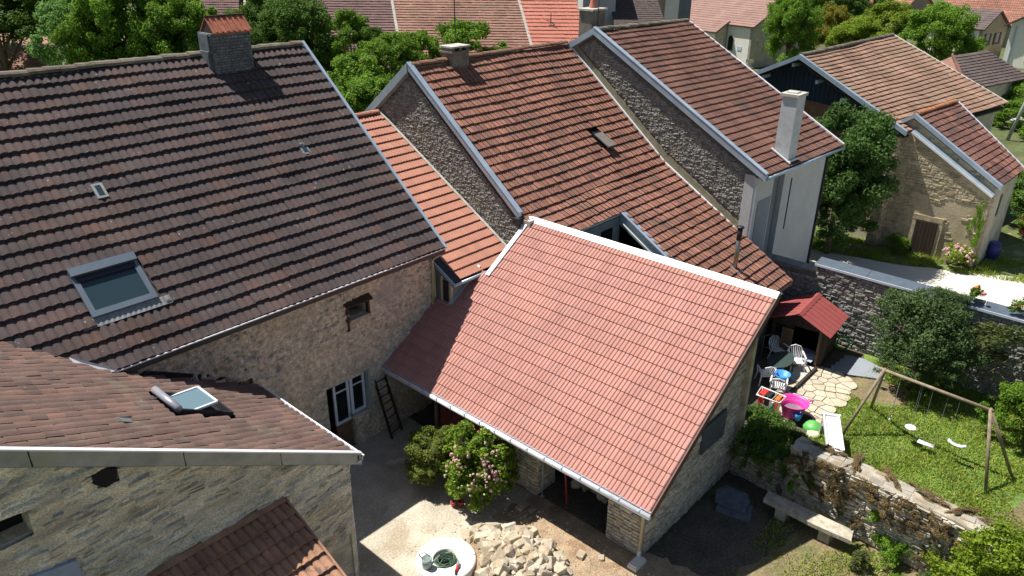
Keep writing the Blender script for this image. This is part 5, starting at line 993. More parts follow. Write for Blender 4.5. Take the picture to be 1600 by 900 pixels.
# stone bench and slabs
t = thing("stone_bench", (17.6, 4.7, 0), "long pale stone slab bench on block legs in front of the near garden wall", "bench")
part("seat", MB().prism([(17.42, 5.95, .42), (17.85, 6.0, .42), (17.9, 3.6, .40), (17.45, 3.5, .40), (17.38, 4.5, .41)], (0, 0, .12)), STONE, t)
part("leg", MB().prism([(17.5, 4.35, 0), (17.8, 4.35, 0), (17.8, 4.0, 0), (17.5, 4.05, 0)], (0, 0, .41)), STONE, t); part("leg", MB().prism([(17.5, 5.6, 0), (17.8, 5.6, 0), (17.8, 5.3, 0), (17.5, 5.3, 0)], (0, 0, .41)), STONE, t)
t = thing("stone_slab", (17.1, 6.7, 0), "dark upper stone slab lying in the shade by the garage gable", "slab")
part("slab", MB().prism([(16.8, 7.1, .14), (17.2, 7.28, .15), (17.58, 7.15, .17), (17.62, 6.5, .19), (17.4, 6.3, .16), (16.9, 6.22, .13)], (0, 0, .09)), plain("blue_dark_stone", (.14, .15, .18), .8, namt=.3, bump=.02), t)
t = thing("stone_slab", (17., 6.6, 0), "dark lower stone slab lying under the other in the shade", "slab")
part("slab", MB().prism([(16.6, 6.95, .01), (17.1, 7.1, .03), (17.4, 6.9, .03), (17.4, 6.2, .03), (16.8, 6.0, .01)], (0, 0, .10)), plain("blue_dark_stone", (.14, .15, .18)), t)

# ------------------------------------------------------------------ well and courtyard things
wc = (9.89, 11.09, 0)
Wl = thing("well", wc, "round whitewashed concrete well ring beside the rubble heap", "well")
part("rim", MB().lathe(wc, [(.80, 0), (.78, .33), (.75, .36), (.36, .36), (.33, .34), (.32, -.1)], 40), CONC_W, Wl, True)
part("shaft_floor", MB().lathe((wc[0], wc[1], .05), [(.33, 0), (.0, .001)], 24), DARK, Wl)
part("rim_crack", MB().tube([(wc[0]+.34, wc[1]-.15, .362), (wc[0]+.5, wc[1]-.3, .363), (wc[0]+.55, wc[1]-.45, .363), (wc[0]+.7, wc[1]-.5, .36)], .006, 4), DARKGREY, Wl)
t = thing("hose", (wc[0], wc[1], .1), "dark green garden hose heaped inside the well opening", "hose")
rr = random.Random(4)
for k in range(9):
    r_ = rr.uniform(.12, .28); ox, oy = rr.uniform(-.05, .05), rr.uniform(-.05, .05); c_ = MB()
    c_.tube([(wc[0]+ox+r_*math.cos(a), wc[1]+oy+r_*.9*math.sin(a), .16+.02*k+.02*math.sin(3*a+k)) for a in np.linspace(0, 6.28, 20)], .014, 6); part("hose_loop", c_, P_HOSE, t, True)
t = thing("watering_can", (9.32, 11.3, 0), "pale grey-green metal watering can standing beside the well", "watering can")
part("can_body", MB().lathe((9.35, 11.22, .36), [(0, .02), (.11, .02), (.12, .0), (.13, .3), (.11, .3), (.1, .1), (0, .1)], 18), P_CAN, t, True)
part("can_handle", MB().tube([(9.28, 11.3, .64), (9.22, 11.36, .78), (9.32, 11.26, .84), (9.42, 11.16, .70)], .014, 6), P_CAN, t, True); part("can_spout", MB().tube([(9.45, 11.15, .44), (9.6, 11.0, .72)], [.03, .015], 8), P_CAN, t)
t = thing("garden_tool", (9.95, 10.65, .36), "red-handled hose gun with grey nozzle lying on the well rim", "tool")
part("grip", MB().tube([(9.72, 10.55, .40), (9.86, 10.62, .42)], .035, 8), P_RED, t, True); part("nozzle", MB().tube([(9.86, 10.62, .42), (9.98, 10.72, .44)], [.05, .03], 8), P_GREY, t, True); part("fitting", MB().tube([(9.72, 10.55, .40), (9.66, 10.48, .38)], .03, 8), P_BLACK, t)
for i, (x, y, lb_) in enumerate(((11.66, 12.66, "small red clay flower pot under the hydrangea, the left one"), (11.82, 12.5, "small red clay flower pot under the hydrangea, the right one"))):
    t = thing("flower_pot", (x, y, 0), lb_, "flower pot", "red pots under the hydrangea"); part("pot", MB().lathe((x, y, 0), [(0, .01), (.06, .01), (.085, .15), (.095, .15), (.095, .17), (.07, .17), (.06, .12), (0, .12)], 14), plain("red_clay_pot", (.42, .06, .05)), t, True); part("soil", MB().lathe((x, y, .125), [(.065, 0), (0, .001)], 10), G_SHADE, t)
# rubble: single stones heaped on the ground
def rock_mesh(seed, flat=.6):
    rg = np.random.default_rng(seed); v = []; 
    base = np.array([(x, y, z) for x in (-1, 1) for y in (-1, 1) for z in (-1, 1)], float)
    base = base*rg.uniform(.62, 1., (8, 3))
    ring = []
    import itertools
    bm = bpy.data.meshes.new("rock"); 
    import bmesh
    b = bmesh.new()
    for p in base: b.verts.new(p)
    for k in range(6):
        q = rg.normal(size=3); q /= np.linalg.norm(q); b.verts.new(q*1.05)
    bmesh.ops.convex_hull(b, input=b.verts)
    bmesh.ops.bevel(b, geom=[e for e in b.edges if e.calc_face_angle(0) > .5], offset=.08, segments=1, affect='EDGES')
    bmesh.ops.scale(b, vec=(.5, .36, .5*flat), verts=b.verts); b.to_mesh(bm); b.free(); bm.materials.append(RUB); return bm
RUB = material("cream_rubble_limestone", [(.44, .37, .26), (.50, .44, .34), (.37, .30, .20), (.54, .49, .40), (.42, .34, .25)], rough=.95, noise=4, namt=.2, bump=.012, bscale=20, spots=((.33, .24, .14), 3., .60, .6, .08), fine=(30, .15), island=False)
rocks = [rock_mesh(s, random.choice((.45, .6, .75))) for s in range(12)]
rg = np.random.default_rng(99)
def inheap(x, y): return ((x-11.05)/1.3)**2+((y-9.85)/1.6)**2
hull_pts = []
cnt = 0; placed = []
for k in range(4000):
    x = rg.uniform(9.9, 12.8); y = rg.uniform(7.9, 11.6); q = inheap(x, y)
    if q > 1.05 or math.hypot(x-wc[0], y-wc[1]) < 1.0: continue
    if sum(1 for p in placed if math.hypot(p[0]-x, p[1]-y) < .115) >= 1: continue
    if cnt >= 250: break
    hgt = max(0, .48*(1-q)); s = rg.uniform(.13, .30)*(1.1-.25*q) if rg.random() < .75 else rg.uniform(.32, .48)
    o = bpy.data.objects.new("rubble_stone", rocks[int(rg.integers(12))]); COL.objects.link(o); o.location = (x, y, hgt+s*.12); o.scale = (s, s, s); o.rotation_euler = (rg.normal(0, .45), rg.normal(0, .45), rg.uniform(0, 6.28))
    sz_ = "small" if s < .24 else "medium" if s < .33 else "large"; pl_ = "on top of the rubble heap" if q < .25 else "in the rubble heap on the side facing the well" if x < 10.9 else "in the rubble heap on the side facing the hydrangea" if y > 10.2 else "in the rubble heap on the side facing the garage" if x > 11.7 else "in the lower part of the rubble heap, far from the hydrangea"
    tag(o, f"{sz_} pale broken limestone {pl_}", "stone", "stones of the rubble heap"); placed.append((x, y)); cnt += 1
V = []; F = []
for i in range(21):
    for j in range(21):
        x = 11.05+1.3*(i-10)/10; y = 9.85+1.6*(j-10)/10; V.append((x, y, max(-.02, .45*(1-inheap(x, y)))+rg.uniform(-.04, .04) if inheap(x, y) < 1 else -.03))
for i in range(20):
    for j in range(20): F.append((i*21+j, (i+1)*21+j, (i+1)*21+j+1, i*21+j+1))
hb = link("rubble", mesh_of("rubble", V, F, G_EARTH)); tag(hb, "earthy rubble core under the heap of loose limestone", "rubble", kind='stuff')
loose = [(12.6, 8.75, .34, "largest flat loose stone on the earth between heap and garage pillar"), (12.9, 8.3, .22, "small loose stone on the earth nearest the garage corner pillar"), (12.95, 11.15, .42, "long pale stone at the foot of the left garage pillar"), (13.05, 10.85, .25, "small pale stone beside the long one at the left garage pillar")]
for x, y, s, lb_ in loose:
    o = bpy.data.objects.new("loose_stone", rocks[int(rg.integers(12))]); COL.objects.link(o); o.location = (x, y, s*.15); o.scale = (s, s, s*.6); o.rotation_euler = (0, 0, rg.uniform(0, 6)); tag(o, lb_, "stone")
for k in range(26):
    o = bpy.data.objects.new("rubble_stone", rocks[int(rg.integers(12))]); COL.objects.link(o); s = rg.uniform(.2, .45); o.location = (14.6+rg.uniform(0, 1.6), 9.0+rg.uniform(0, 2.), s*.2+.25*rg.random()); o.scale = (s, s, s); o.rotation_euler = (rg.normal(0, .4), rg.normal(0, .4), rg.uniform(0, 6.28))
    tag(o, "dark stone in the shadowed pile inside the open garage", "stone", "stones piled inside the garage")
peb = MB()
for k in range(700):
    x = rg.uniform(9, 13.4); y = rg.uniform(6.5, 12.4); s = rg.uniform(.012, .045)
    if inheap(x, y) > 2.6 and rg.random() < .5: continue
    peb.add([(x-s, y-s*.8, 0), (x+s, y-s, 0), (x+s*.8, y+s, 0), (x-s, y+s, 0), (x, y, s*1.1)], [(0, 1, 4), (1, 2, 4), (2, 3, 4), (3, 0, 4)])
pg_ = part("gravel", peb, RUB); tag(pg_, "pale chips and gravel scattered over the courtyard around the heap", "gravel", kind='stuff')

# ------------------------------------------------------------------ grass blades
def grass(name, x0, x1, y0, y1, n, hmin, hmax, mat, label, seed, dens=None, excl=None):
    rg = np.random.default_rng(seed); x = rg.uniform(x0, x1, n); y = rg.uniform(y0, y1, n)
    if dens is None: dens = -9
    cl_ = np.sin(x*2.3+np.sin(y*1.7)*2)+np.sin(y*2.9+x)+rg.normal(0, .6, n); ok = cl_ > dens
    if excl is not None: ok &= ~excl(x, y)
    x, y, cl_ = x[ok], y[ok], cl_[ok]; m = len(x); h = rg.uniform(hmin, hmax, m)*(1+.25*cl_.clip(-1, 2)); a = rg.uniform(0, 6.28, m); w_ = .012+.012*rg.random(m); lean = rg.normal(0, .5, (m, 2))*h[:, None]
    z0 = np.zeros(m)
    V = np.stack([np.stack([x-np.cos(a)*w_, y-np.sin(a)*w_, z0], 1), np.stack([x+np.cos(a)*w_, y+np.sin(a)*w_, z0], 1), np.stack([x+lean[:, 0], y+lean[:, 1], h], 1)], 1).reshape(-1, 3)
    o = link(name, np_mesh(name, V, np.arange(3*m).reshape(-1, 3), mat)); return tag(o, label, "grass", kind='stuff')
grass("grass", 18.95, 28.8, -5, 6.6, 90000, .04, .12, GRASSM, "short sunny lawn grass around the swing set", 1, None, lambda x, y: ((x-23)**2/1.6+(y+1.)**2/3 < 1) | ((x-26.3)**2+(y-5.7)**2 < .9) | ((x > 22.) & (y > 6.45)))
grass("grass", 13.6, 18.1, -1.5, 5.6, 22000, .03, .08, GRASSM, "sparse dry grass in front of the near garden wall", 2, .2)
grass("grass", 38.4, 44, 2, 15, 34000, .08, .22, GRASSM, "rough grass along the road edge by the annex", 3, -.2, lambda x, y: ((x > 41.5) & (y > 5.9)) | (x < 38.6+(12-y)*.3))

# ------------------------------------------------------------------ trees and shrubs
HEDGE = "trees behind the dark roof"
tree("tree", (19.6, 73.5, 8.6), (4.2, 4.2, 3.0), L_DARK, "dark shaded tree at the far top left corner behind the tiny tiled roof", extra=(((-4.5, 3, .6), (1, 1, 1)), ((3.5, -3, .2), (1, 1, 1)), ((1, 5, 1.5), (1, 1, 1))), var=0)
tree("tree", (20.2, 58.3, 8.0), (2.7, 2.7, 3.1), L_BLUE, "blue-green leafy tree, leftmost of the row behind the dark roof", group=HEDGE, var=1)
tree("tree", (22.4, 55.6, 8.6), (3.3, 3.3, 3.9), L_MID, "broad mid-green tree in the middle of the row behind the dark roof", group=HEDGE, extra=(((1.4, -1.2, -2), (.8, .8, .8)), ((-1.6, .8, -1.2), (.8, .8, .8))), var=2)
tree("tree", (24.8, 52.5, 8.1), (2.7, 2.7, 3.2), L_MID, "mid-green tree just left of the rusty chimney hood", group=HEDGE, extra=(((1.2, -1., -1.9), (.9, .9, .9)),), var=0)
tree("bush", (22.0, 53.6, 5.4), (2.8, 2.8, 2.6), L_BRIGHT, "bright green undergrowth bush along the bottom of the left tree row", "bush", 'mid', var=1, extra=(((2.6, -1.8, .2), (.8, .8, .8)),))
tree("conifer", (29.25, 59.2, 8.9), (.75, .75, 2.4), L_YEL, "narrow yellowish conifer behind the chimney hood", var=1, kind='mid')
tree("tree", (31.2, 51.4, 9.4), (2.8, 2.8, 2.8), L_DARK, "tall dark tree right behind the rusty-hooded chimney", extra=(((-1.6, 1.2, -1.6), (.8, .8, .8)), ((1.2, -1., -2.4), (.9, .9, .9))), var=1)
tree("tree", (30.2, 46.6, 8.3), (2.7, 2.7, 2.9), L_DARK, "dark dense tree left of the gable peak of the dark roof", extra=(((-1.2, 1.8, -1), (.8, .8, .9)), ((1.2, .2, -2.6), (.8, .8, .8))), var=2)
tree("tree", (32.0, 43.4, 8.8), (1.4, 1.4, 1.7), L_MID, "slender mid-green tree between the dark tree and the purple roof", var=0, kind='mid')
tree("tree", (33.4, 43.2, 8.0), (1.1, 1.1, 1.3), L_DARK, "small dark tree under the purple-brown roof", var=2, kind='mid')
tree("tree", (27.0, 36.2, 7.2), (1.9, 1.9, 1.7), L_BRIGHT, "bright green tree left above the linking orange roof", var=0, kind='mid', extra=(((-.5, -1.6, -.5), (.8, .8, .9)),))
tree("tree", (29.8, 36.6, 8.1), (1.9, 1.9, 1.7), L_BRIGHT, "bright green rounded tree left of the slab-topped chimney", var=1, kind='mid', extra=(((-1.3, .6, -.9), (.7, .7, .8)),))
tree("tree", (35.3, 35.6, 8.5), (2.2, 2.2, 1.7), L_BRIGHT, "bright green rounded tree just right of the slab-topped chimney", var=2, kind='mid', extra=(((1.2, -1.4, -.9), (.6, .6, .6)),))
tree("tree", (32.4, 37.6, 8.0), (1.8, 1.8, 1.6), L_BRIGHT, "bright green tree directly behind the slab-topped chimney", var=0, kind='mid')
tree("tree", (24.3, 31.5, 6.6), (1.8, 1.8, 1.7), L_MID, "mid-green tree beside the zinc gable edge of the middle house", var=1, kind='mid')
tree("tree", (21.8, 31.8, 6.2), (1.8, 1.8, 2.0), L_BRIGHT, "bright green tree low behind the dark roof edge", var=2, kind='mid', extra=(((1.8, -.5, -1.2), (.9, .9, .9)), ((0., 2.6, .3), (.9, .9, .9))))
tree("tree", (38.4, 12.3, 4.6), (2.4, 2.4, 2.9), L_OAK, "dense round-leaved tree beside the pale grey wall of the tall house", var=0, kind='dense', extra=(((.3, .3, -1.4), (1., 1., .85)), ((-.5, -.5, .3), (.6, .6, .7)), ((-.2, .2, -2.4), (.95, .95, .7))))
FARG = "far trees beyond the barn"
tree("tree", (87.6, 36.6, 4.8), (3.1, 3.1, 4.3), L_MID, "tall mid-green tree right of the church wall", group=FARG, extra=(((.5, 1, 2), (.7, .7, .6)),), var=1)
tree("tree", (93.7, 34.4, 5.2), (2.3, 2.3, 3.0), L_YEL, "yellow-leaved tree between the green church tree and the lime tree", group=FARG, var=2)
tree("tree", (92.8, 31.2, 4.2), (3.6, 3.6, 2.8), L_LIME, "broad lime-green tree behind the barn ridge", group=FARG, var=0)
tree("tree", (100.4, 30.2, 5.6), (3.6, 3.6, 2.6), L_LIME, "pale lime tree below the grey gable wall", group=FARG, var=1, extra=(((-2.5, 1.5, -1.6), (.7, .7, .8)),))
tree("tree", (89.4, 21.8, 5.4), (3.5, 3.5, 3.6), L_MID, "round dark green tree left of the yellowish house", group=FARG, var=2, extra=(((1.8, -1.5, -1.4), (.7, .7, .6)),))
tree("tree", (97.0, 20.8, 3.6), (2.2, 2.2, 1.8), L_BRIGHT, "small bright green tree right of the round dark tree", var=0, kind='mid')
tree("tree", (111.5, 44.4, 5.6), (3.6, 3.6, 3.2), L_BRIGHT, "bright green tree at the top edge above the church tree", var=1)
tree("tree", (117.7, 42.1, 5.6), (3.6, 3.6, 2.8), L_DARK, "dark green tree at the top edge behind the yellow tree", var=2)
tree("tree", (128., 42.5, 5.6), (3.8, 3.8, 3.), L_DARK, "second dark tree at the top edge, left of the far red roof", var=0)
tree("bush", (78.8, 11.6, .9), (2.1, 2.1, 1.5), L_BRIGHT, "bright green bush by the street lamp pole at the right edge", "bush", 'mid', var=0, trunk=False)
tree("bush", (74.5, 9.0, .7), (1.6, 1.6, 1.1), L_MID, "green bush at the bend of the street", "bush", 'mid', var=1, trunk=False)
tree("bush", (86.0, 12.2, 1.2), (2.6, 2.6, 1.8), L_MID, "green bush under the white house at the right edge", "bush", 'mid', var=2, trunk=False)
tree("bush", (50.5, 5.0, 1.5), (2.6, 2.0, 1.8), L_DARK, "dark shrub behind the white side wall of the annex", "bush", 'mid', var=2, trunk=False)
t = tree("rose_bush", (48.2, 4.6, .8), (.9, .9, .9), L_BRIGHT, "red-flowering bush at the right edge behind the annex", "bush", 'small', var=0, trunk=False)
fm = MB()
for k in range(60):
    v = np.random.default_rng(k).normal(size=3); v /= np.linalg.norm(v); p = v*.85+np.array([0, 0, .8]); fm.box(tuple(p-.06), tuple(p+.06))
stuff(link("blossom", mesh_of("blossom", fm.v, fm.f, REDP), t, (0, 0, 0)))
# garden plants
tree("shrub", (27.3, 4.9, 2.15), (1.5, 1.5, 1.65), L_SHRUB, "big dark green shrub leaning over the sunny garden wall", "shrub", 'airy', extra=(((.3, -1.0, -.7), (.7, .7, .7)), ((.7, .8, .2), (.7, .7, .8)), ((-.3, .1, -.9), (.75, .75, .6)), ((1.1, -.3, .9), (.5, .6, .5))), var=1)
tree("shrub", (26.3, 1.6, 1.1), (.9, .9, 1.0), L_BRIGHT, "bright green shrub at the right edge of the lawn under the wall", "shrub", 'mid', extra=(((.6, -1.2, .1), (.9, .9, .9)),), var=2, trunk=False)
tree("climbing_plant", (28.6, 2.6, 1.9), (.7, 1.9, 1.2), L_OLIVE, "thin grey-green climber on the wall right of the big shrub", "climber", 'ivy', extra=(((.2, -1.9, .4), (1, 1, 1)),), var=0, trunk=False)
tw = thing("dry_branches", (28.4, 2.2, 0), "tangle of bare dry branches against the wall at the right edge", "branches")
rgb = random.Random(9)
for k in range(34):
    a = (28.7, 3.2-rgb.random()*3.6, rgb.uniform(.2, 1.6)); b = (28.4-rgb.random()*.6, a[1]+rgb.uniform(-.9, .9), a[2]+rgb.uniform(.3, 1.0)); part("branch", MB().tube([a, ((a[0]+b[0])/2, (a[1]+b[1])/2, (a[2]+b[2])/2+.1), b], [.018, .012, .005], 5), WOOD, tw)
t = tree("rose_bush", (29.3, 4.0, 3.45), (.22, .55, .3), L_BRIGHT, "rose growing over the zinc wall coping with a few red and orange blooms", "rose", 'small', extra=(((.0, -1.6, .05), (1, 1, 1)),), var=1, trunk=False, base_z=3.)
for i, (x, y, z) in enumerate(((29.2, 4.0, 3.72), (29.1, 3.7, 3.6), (29.05, 2.6, 3.5))): part("rose_bloom", MB().lathe((x, y, z), [(0, 0), (.07, .02), (.08, .07), (.04, .1), (0, .1)], 8), REDP if i % 2 else P_ORANGE, t, True)
tree("ivy", (17.75, .35, 1.3), (.75, 1.15, 1.25), L_LIME, "bright lime-green ivy mound on the near wall at the bottom right", "ivy", 'mid', extra=(((.3, -1.3, -.1), (1, 1, 1)), ((.0, .3, -.6), (.9, 1, .8))), var=0, trunk=False)
tree("ivy", (18.3, -1.2, 1.9), (.6, 1.2, .5), L_BRIGHT, "green ivy hanging over the top of the near wall at the right edge", "ivy", 'small', var=1, trunk=False)
WP = [(5.55, 1.55, .22, L_BROWN), (5.2, 1.2, .26, L_OLIVE), (4.75, 1.65, .28, L_BROWN), (4.3, 1.35, .26, L_BROWN), (4.1, .75, .2, L_OLIVE), (3.7, 1.65, .28, L_BROWN), (3.25, 1.0, .2, L_MID), (3.1, 1.5, .28, L_BROWN), (2.6, 1.7, .24, L_BROWN), (2.1, 1.25, .26, L_BROWN), (1.6, 1.6, .22, L_BROWN), (4.9, .8, .28, L_BROWN), (5.45, .85, .25, L_MID), (2.3, .45, .3, L_MID), (2.9, .35, .3, L_MID), (3.6, .5, .22, L_BROWN), (1.7, .5, .28, L_BROWN), (1.3, 1.2, .25, L_BROWN)]
names_ = ["topmost", "hanging", "trailing", "bushy", "small", "spreading", "tight", "broad", "thin", "drooping", "faded", "low", "leafy", "green", "rooted", "sparse", "squat", "last"]
for i, (y, z, r, m_) in enumerate(WP):
    tree("wall_plant", (wx(y)-.06, y, z), (.16, r*1.5, r), m_, f"{names_[i]} {'dry brown' if m_ is L_BROWN else 'green'} plant growing out of the joints of the near garden wall", "wall plant", 'small', "plants rooted in the near garden wall", var=i % 3, trunk=False, base_z=z-r)
for i, (x, y, r, m_, lb_) in enumerate(((17.2, 3.15, .30, L_OLIVE, "small round olive bush on the dry grass in front of the bench end"), (17.3, 2.2, .18, L_MID, "tiny green bush at the bottom edge below the wall"), (17.6, 1.5, .35, L_DARK, "dark green bush at the foot of the wall near the ivy mound"), (17.8, 2.6, .3, L_MID, "leafy green weed at the wall foot behind the round bush"))):
    tree("bush", (x, y, r*.8), (r, r, r), m_, lb_, "bush", 'small', var=i % 3, trunk=False)
tree("weeds", (19.3, 7.2, .9), (.6, .9, 1.0), L_DARK, "dark weeds and creeper in the shady gap behind the garage gable", "creeper", 'ivy', extra=(((.8, .1, -.2), (1, 1, 1)), ((-.7, -.3, .2), (.8, .8, .9)), ((.2, -1., .1), (.9, .9, .9))), var=1, trunk=False)
tree("weeds", (20.8, 7.6, .5), (.9, .7, .6), L_DARK, "dark low weeds in the shade left of the drying rack", "weeds", 'ivy', var=2, trunk=False)
# hydrangea and neighbour
hy = tree("hydrangea", (12.45, 12.4, 1.3), (.95, .98, 1.12), L_HYD, "big hydrangea with faded pink flower heads in front of the red-brown boards", "hydrangea", 'hyd', extra=(((.15, -.45, -.35), (.75, .75, .75)), ((-.3, .35, .2), (.7, .7, .7)), ((-.35, -.1, -.6), (.7, .7, .6))), var=1)
rgf = np.random.default_rng(17)
for k in range(85):
    v = rgf.normal(size=3); v /= np.linalg.norm(v)
    if v[0] > .3: v[0] *= -1
    if v[1] > .5: v[1] *= -1
    if v[2] < -.2: v[2] *= -1
    p = np.array([12.42, 12.35, 1.25])+v*np.array([.95, 1.0, 1.08])*rgf.uniform(.88, 1.02); r_ = rgf.uniform(.028, .075)
    hb_ = MB()
    for q in range(9):
        w_ = rgf.normal(size=3); w_ /= np.linalg.norm(w_); c_ = p+w_*r_*.6; hb_.lathe(tuple(c_), [(0, -r_*.5), (r_*.5, -r_*.1), (r_*.35, r_*.35), (0, r_*.45)], 6)
    part("flower_head", hb_, PINK, hy, True)
for k in range(40):
    v = rgf.normal(size=3); v /= np.linalg.norm(v); v[0] = -abs(v[0]); v[2] = abs(v[2])-.3; p = np.array([12.42, 12.35, 1.2])+v*np.array([.98, 1.02, 1.1])
    part("flower_head", MB().lathe(tuple(p), [(0, -.03), (.035, 0), (.03, .025), (0, .035)], 7), CREAMP, hy, True)
tree("shrub", (12.0, 13.95, 1.0), (.75, .75, .75), L_GOLD, "feathery shrub with golden tips left of the hydrangea", "shrub", 'mid', extra=(((-.35, -.1, -.25), (.7, .7, .5)), ((.3, -.5, .75), (.45, .45, .45)), ((.1, .55, .1), (.5, .5, .5))), var=0)
tree("weeds", (41.3, 9.7, .35), (.5, .8, .45), L_BRIGHT, "bright weeds left of the low stable door", "weeds", 'small', var=1, trunk=False)
tree("ivy", (41.45, 6.5, 1.9), (.25, .55, 1.5), L_MID, "green ivy climbing the ochre corner of the annex", "ivy", 'ivy', var=2, trunk=False)
t = tree("hydrangea", (43.2, 6.9, .6), (.75, .75, .65), L_LIME, "pink hydrangea in front of the annex corner beyond the road", "hydrangea", 'small', var=0, trunk=False)
t.location = (40.9, 6.75, 0)
fm = MB()
for k in range(40):
    v = np.random.default_rng(k+50).normal(size=3); v /= np.linalg.norm(v); v[2] = abs(v[2]); v[0] = -abs(v[0]) if k % 3 else v[0]; p = v*np.array([.75, .75, .6])+np.array([0, 0, .6]); fm.lathe(tuple(p), [(0, -.06), (.07, 0), (.05, .05), (0, .07)], 6)
stuff(link("blossom", mesh_of("blossom", fm.v, fm.f, PINK), t, (0, 0, 0)))

# ------------------------------------------------------------------ far buildings
def fhouse(name, label, cat, ox, oy, ang, L, W, eave, rise, wm, rm, z0=0., over=.35, tw=.3, course=.42, wins=(), gable_mat=None, rows=True):
    """ridge along local x; local footprint 0..L by 0..W"""
    t = thing(name, (ox, oy, z0), label, cat, rz=math.radians(ang))
    def K(n, mb, m, par=t): return link(n, mesh_of(n, mb.v, mb.f, m), par, (0, 0, 0))
    K("wall", MB().box((0, 0, -2), (L, .3, eave)), wm); K("wall", MB().box((0, W-.3, -2), (L, W, eave)), wm)
    for x in (0, L-.3): K("gable_wall", MB().prism([(x, .0, -2), (x, W, -2), (x, W, eave-.02), (x, W/2, eave+rise), (x, 0, eave-.02)], (.3, 0, 0)).box((x-.01 if x == 0 else x+.02, 0, -2), (x+.29 if x == 0 else x+.31, W, 0)), gable_mat or wm)
    k = rise/(W/2); zb_ = eave-over*k
    ca, sa = math.cos(math.radians(ang)), math.sin(math.radians(ang))
    def w_(p): return (ox+ca*p[0]-sa*p[1], oy+sa*p[0]+ca*p[1], z0+p[2])
    for f, cn in (((-over, -over, zb_), (L+over, -over, zb_), (L+over, W/2, eave+rise), (-over, W/2, eave+rise)), 0), (((L+over, W+over, zb_), (-over, W+over, zb_), (-over, W/2, eave+rise), (L+over, W/2, eave+rise)), 1):
        r = K("roof", slab(f, .12), rm); 
        if rows:
            rr_ = K("roof_tile", MB(), rm, r); bpy.data.objects.remove(rr_)
            wc_ = [w_(p) for p in f]
            hp = bpy.data.objects.new("tmp", None); n0 = len(r.children)
            tiled_local(r, f, rm, tw, course)
    for i, (face, u, z, ww, hh, sh_) in enumerate(wins):
        def at(u0, u1, z0_, z1_, d0, d1):
            if face == 'W': return MB().box((u0, W+d0, z0_), (u1, W+d1, z1_))
            if face == 'S': return MB().box((u0, -d1, z0_), (u1, -d0, z1_))
            if face == 'G0': return MB().box((-d1, u0, z0_), (-d0, u1, z1_))
            return MB().box((L+d0+.02, u0, z0_), (L+d1+.02, u1, z1_))
        f_ = K("window", at(u-.06, u+ww+.06, z-.06, z+hh+.06, .0, .05), WHITE_WOOD if sh_ != 2 else CONC); K("pane", at(u, u+ww, z, z+hh, .05, .06), GLASS_D, f_)
        if sh_ == 1: K("shutter", at(u-.06-ww*.55, u-.07, z, z+hh, .02, .07), DARKGREY, f_); K("shutter", at(u+ww+.07, u+ww*1.55+.06, z, z+hh, .02, .07), DARKGREY, f_)
    return t, K
def tiled_local(roof, f, mat, tw, course):
    c = [np.array(q, float) for q in f]; W_ = np.linalg.norm(c[1]-c[0]); L_ = np.linalg.norm(c[3]-c[0]); nu, nv = max(1, round(W_/tw)), max(1, round(L_/course))
    n = np.cross(c[1]-c[0], c[3]-c[0]); n /= np.linalg.norm(n); n = n if n[2] > 0 else -n
    I, J = np.meshgrid(np.arange(nu), np.arange(nv)); I = I.ravel(); J = J.ravel()
    hs = np.array([0., .03, .03, 0.]); us = np.array([.02, .25, .75, .98])
    S = (I[:, None]+us)/nu; T0 = np.repeat(J[:, None]/nv, 4, 1); T1 = np.repeat(np.minimum((J[:, None]+1.1)/nv, 1), 4, 1); jz = RNG.normal(0, .004, (len(I), 1))
    V = np.stack([bil(c, S, T0)+n*(hs+.02)[None, :, None], bil(c, S, T0)+n*(hs+.075+jz)[..., None], bil(c, S, T1)+n*(hs+.03)[None, :, None]], 1)
    k = np.arange(3); F1 = np.concatenate([np.stack([k, k+1, 5+k, 4+k], 1), np.stack([4+k, 5+k, 9+k, 8+k], 1)])
    F = (F1[None]+(np.arange(len(I))*12)[:, None, None]).reshape(-1, 4)
    o = link("roof_tile", np_mesh("roof_tile", V.reshape(-1, 3), F, mat), roof, (0, 0, 0)); stuff(o)
t, K = fhouse("church", "white church-like building with dusty pink roof and arched windows at the top", "church", 92.63+math.cos(math.radians(12))*11.4, 43.56-math.sin(math.radians(12))*11.4, 78, 15, 11.4, 5.1, 2.8, RENDER_WH, T_CHURCH, gable_mat=RENDER_L, course=.5)  # gables get a darker render, their shaded side put into the colour
# side annex of the church (projects towards the courtyard side)
an_ = MB().box((3.9, 11.4, -2), (9., 13.6, 4.2)); K("side_chapel", an_, RENDER_WH)
K("side_chapel_gable", MB().prism([(3.88, 11.4, -2), (3.88, 13.62, -2), (3.88, 13.62, 4.2), (3.88, 11.4, 5.3)], (.02, 0, 0)), RENDER_L)  # darker render again, shade put into the colour of this side
cr = K("chapel_roof", slab([(9.3, 13.95, 4.08), (3.6, 13.95, 4.08), (3.6, 11.4, 5.35), (9.3, 11.4, 5.35)], .12), T_CHURCH); tiled_local(cr, ((9.3, 13.95, 4.1), (3.6, 13.95, 4.1), (3.6, 11.4, 5.37), (9.3, 11.4, 5.37)), T_CHURCH, .3, .5)
def arch(u, y, z, w_, h_): return MB().prism([(u, y, z), (u+w_, y, z)]+[(u+w_/2+w_/2*math.cos(a), y, z+h_-w_/2+w_/2*math.sin(a)) for a in np.linspace(0, math.pi, 9)], (0, .06, 0))
for (u, y, z) in ((2.75, 11.4, 1.9), (6.3, 13.6, 1.2), (11.5, 11.4, 2.4)):
    f_ = K("arched_window", arch(u-.1, y, z-.1, .9, 1.95), CONC); K("pane", arch(u, y+.06, z, .7, 1.75), GLASS_D, f_)
K("blue_plaque", MB().box((1.35, 11.41, 2.0), (2.0, 11.45, 2.5)), plain("pale_blue_sign", (.5, .62, .75)))
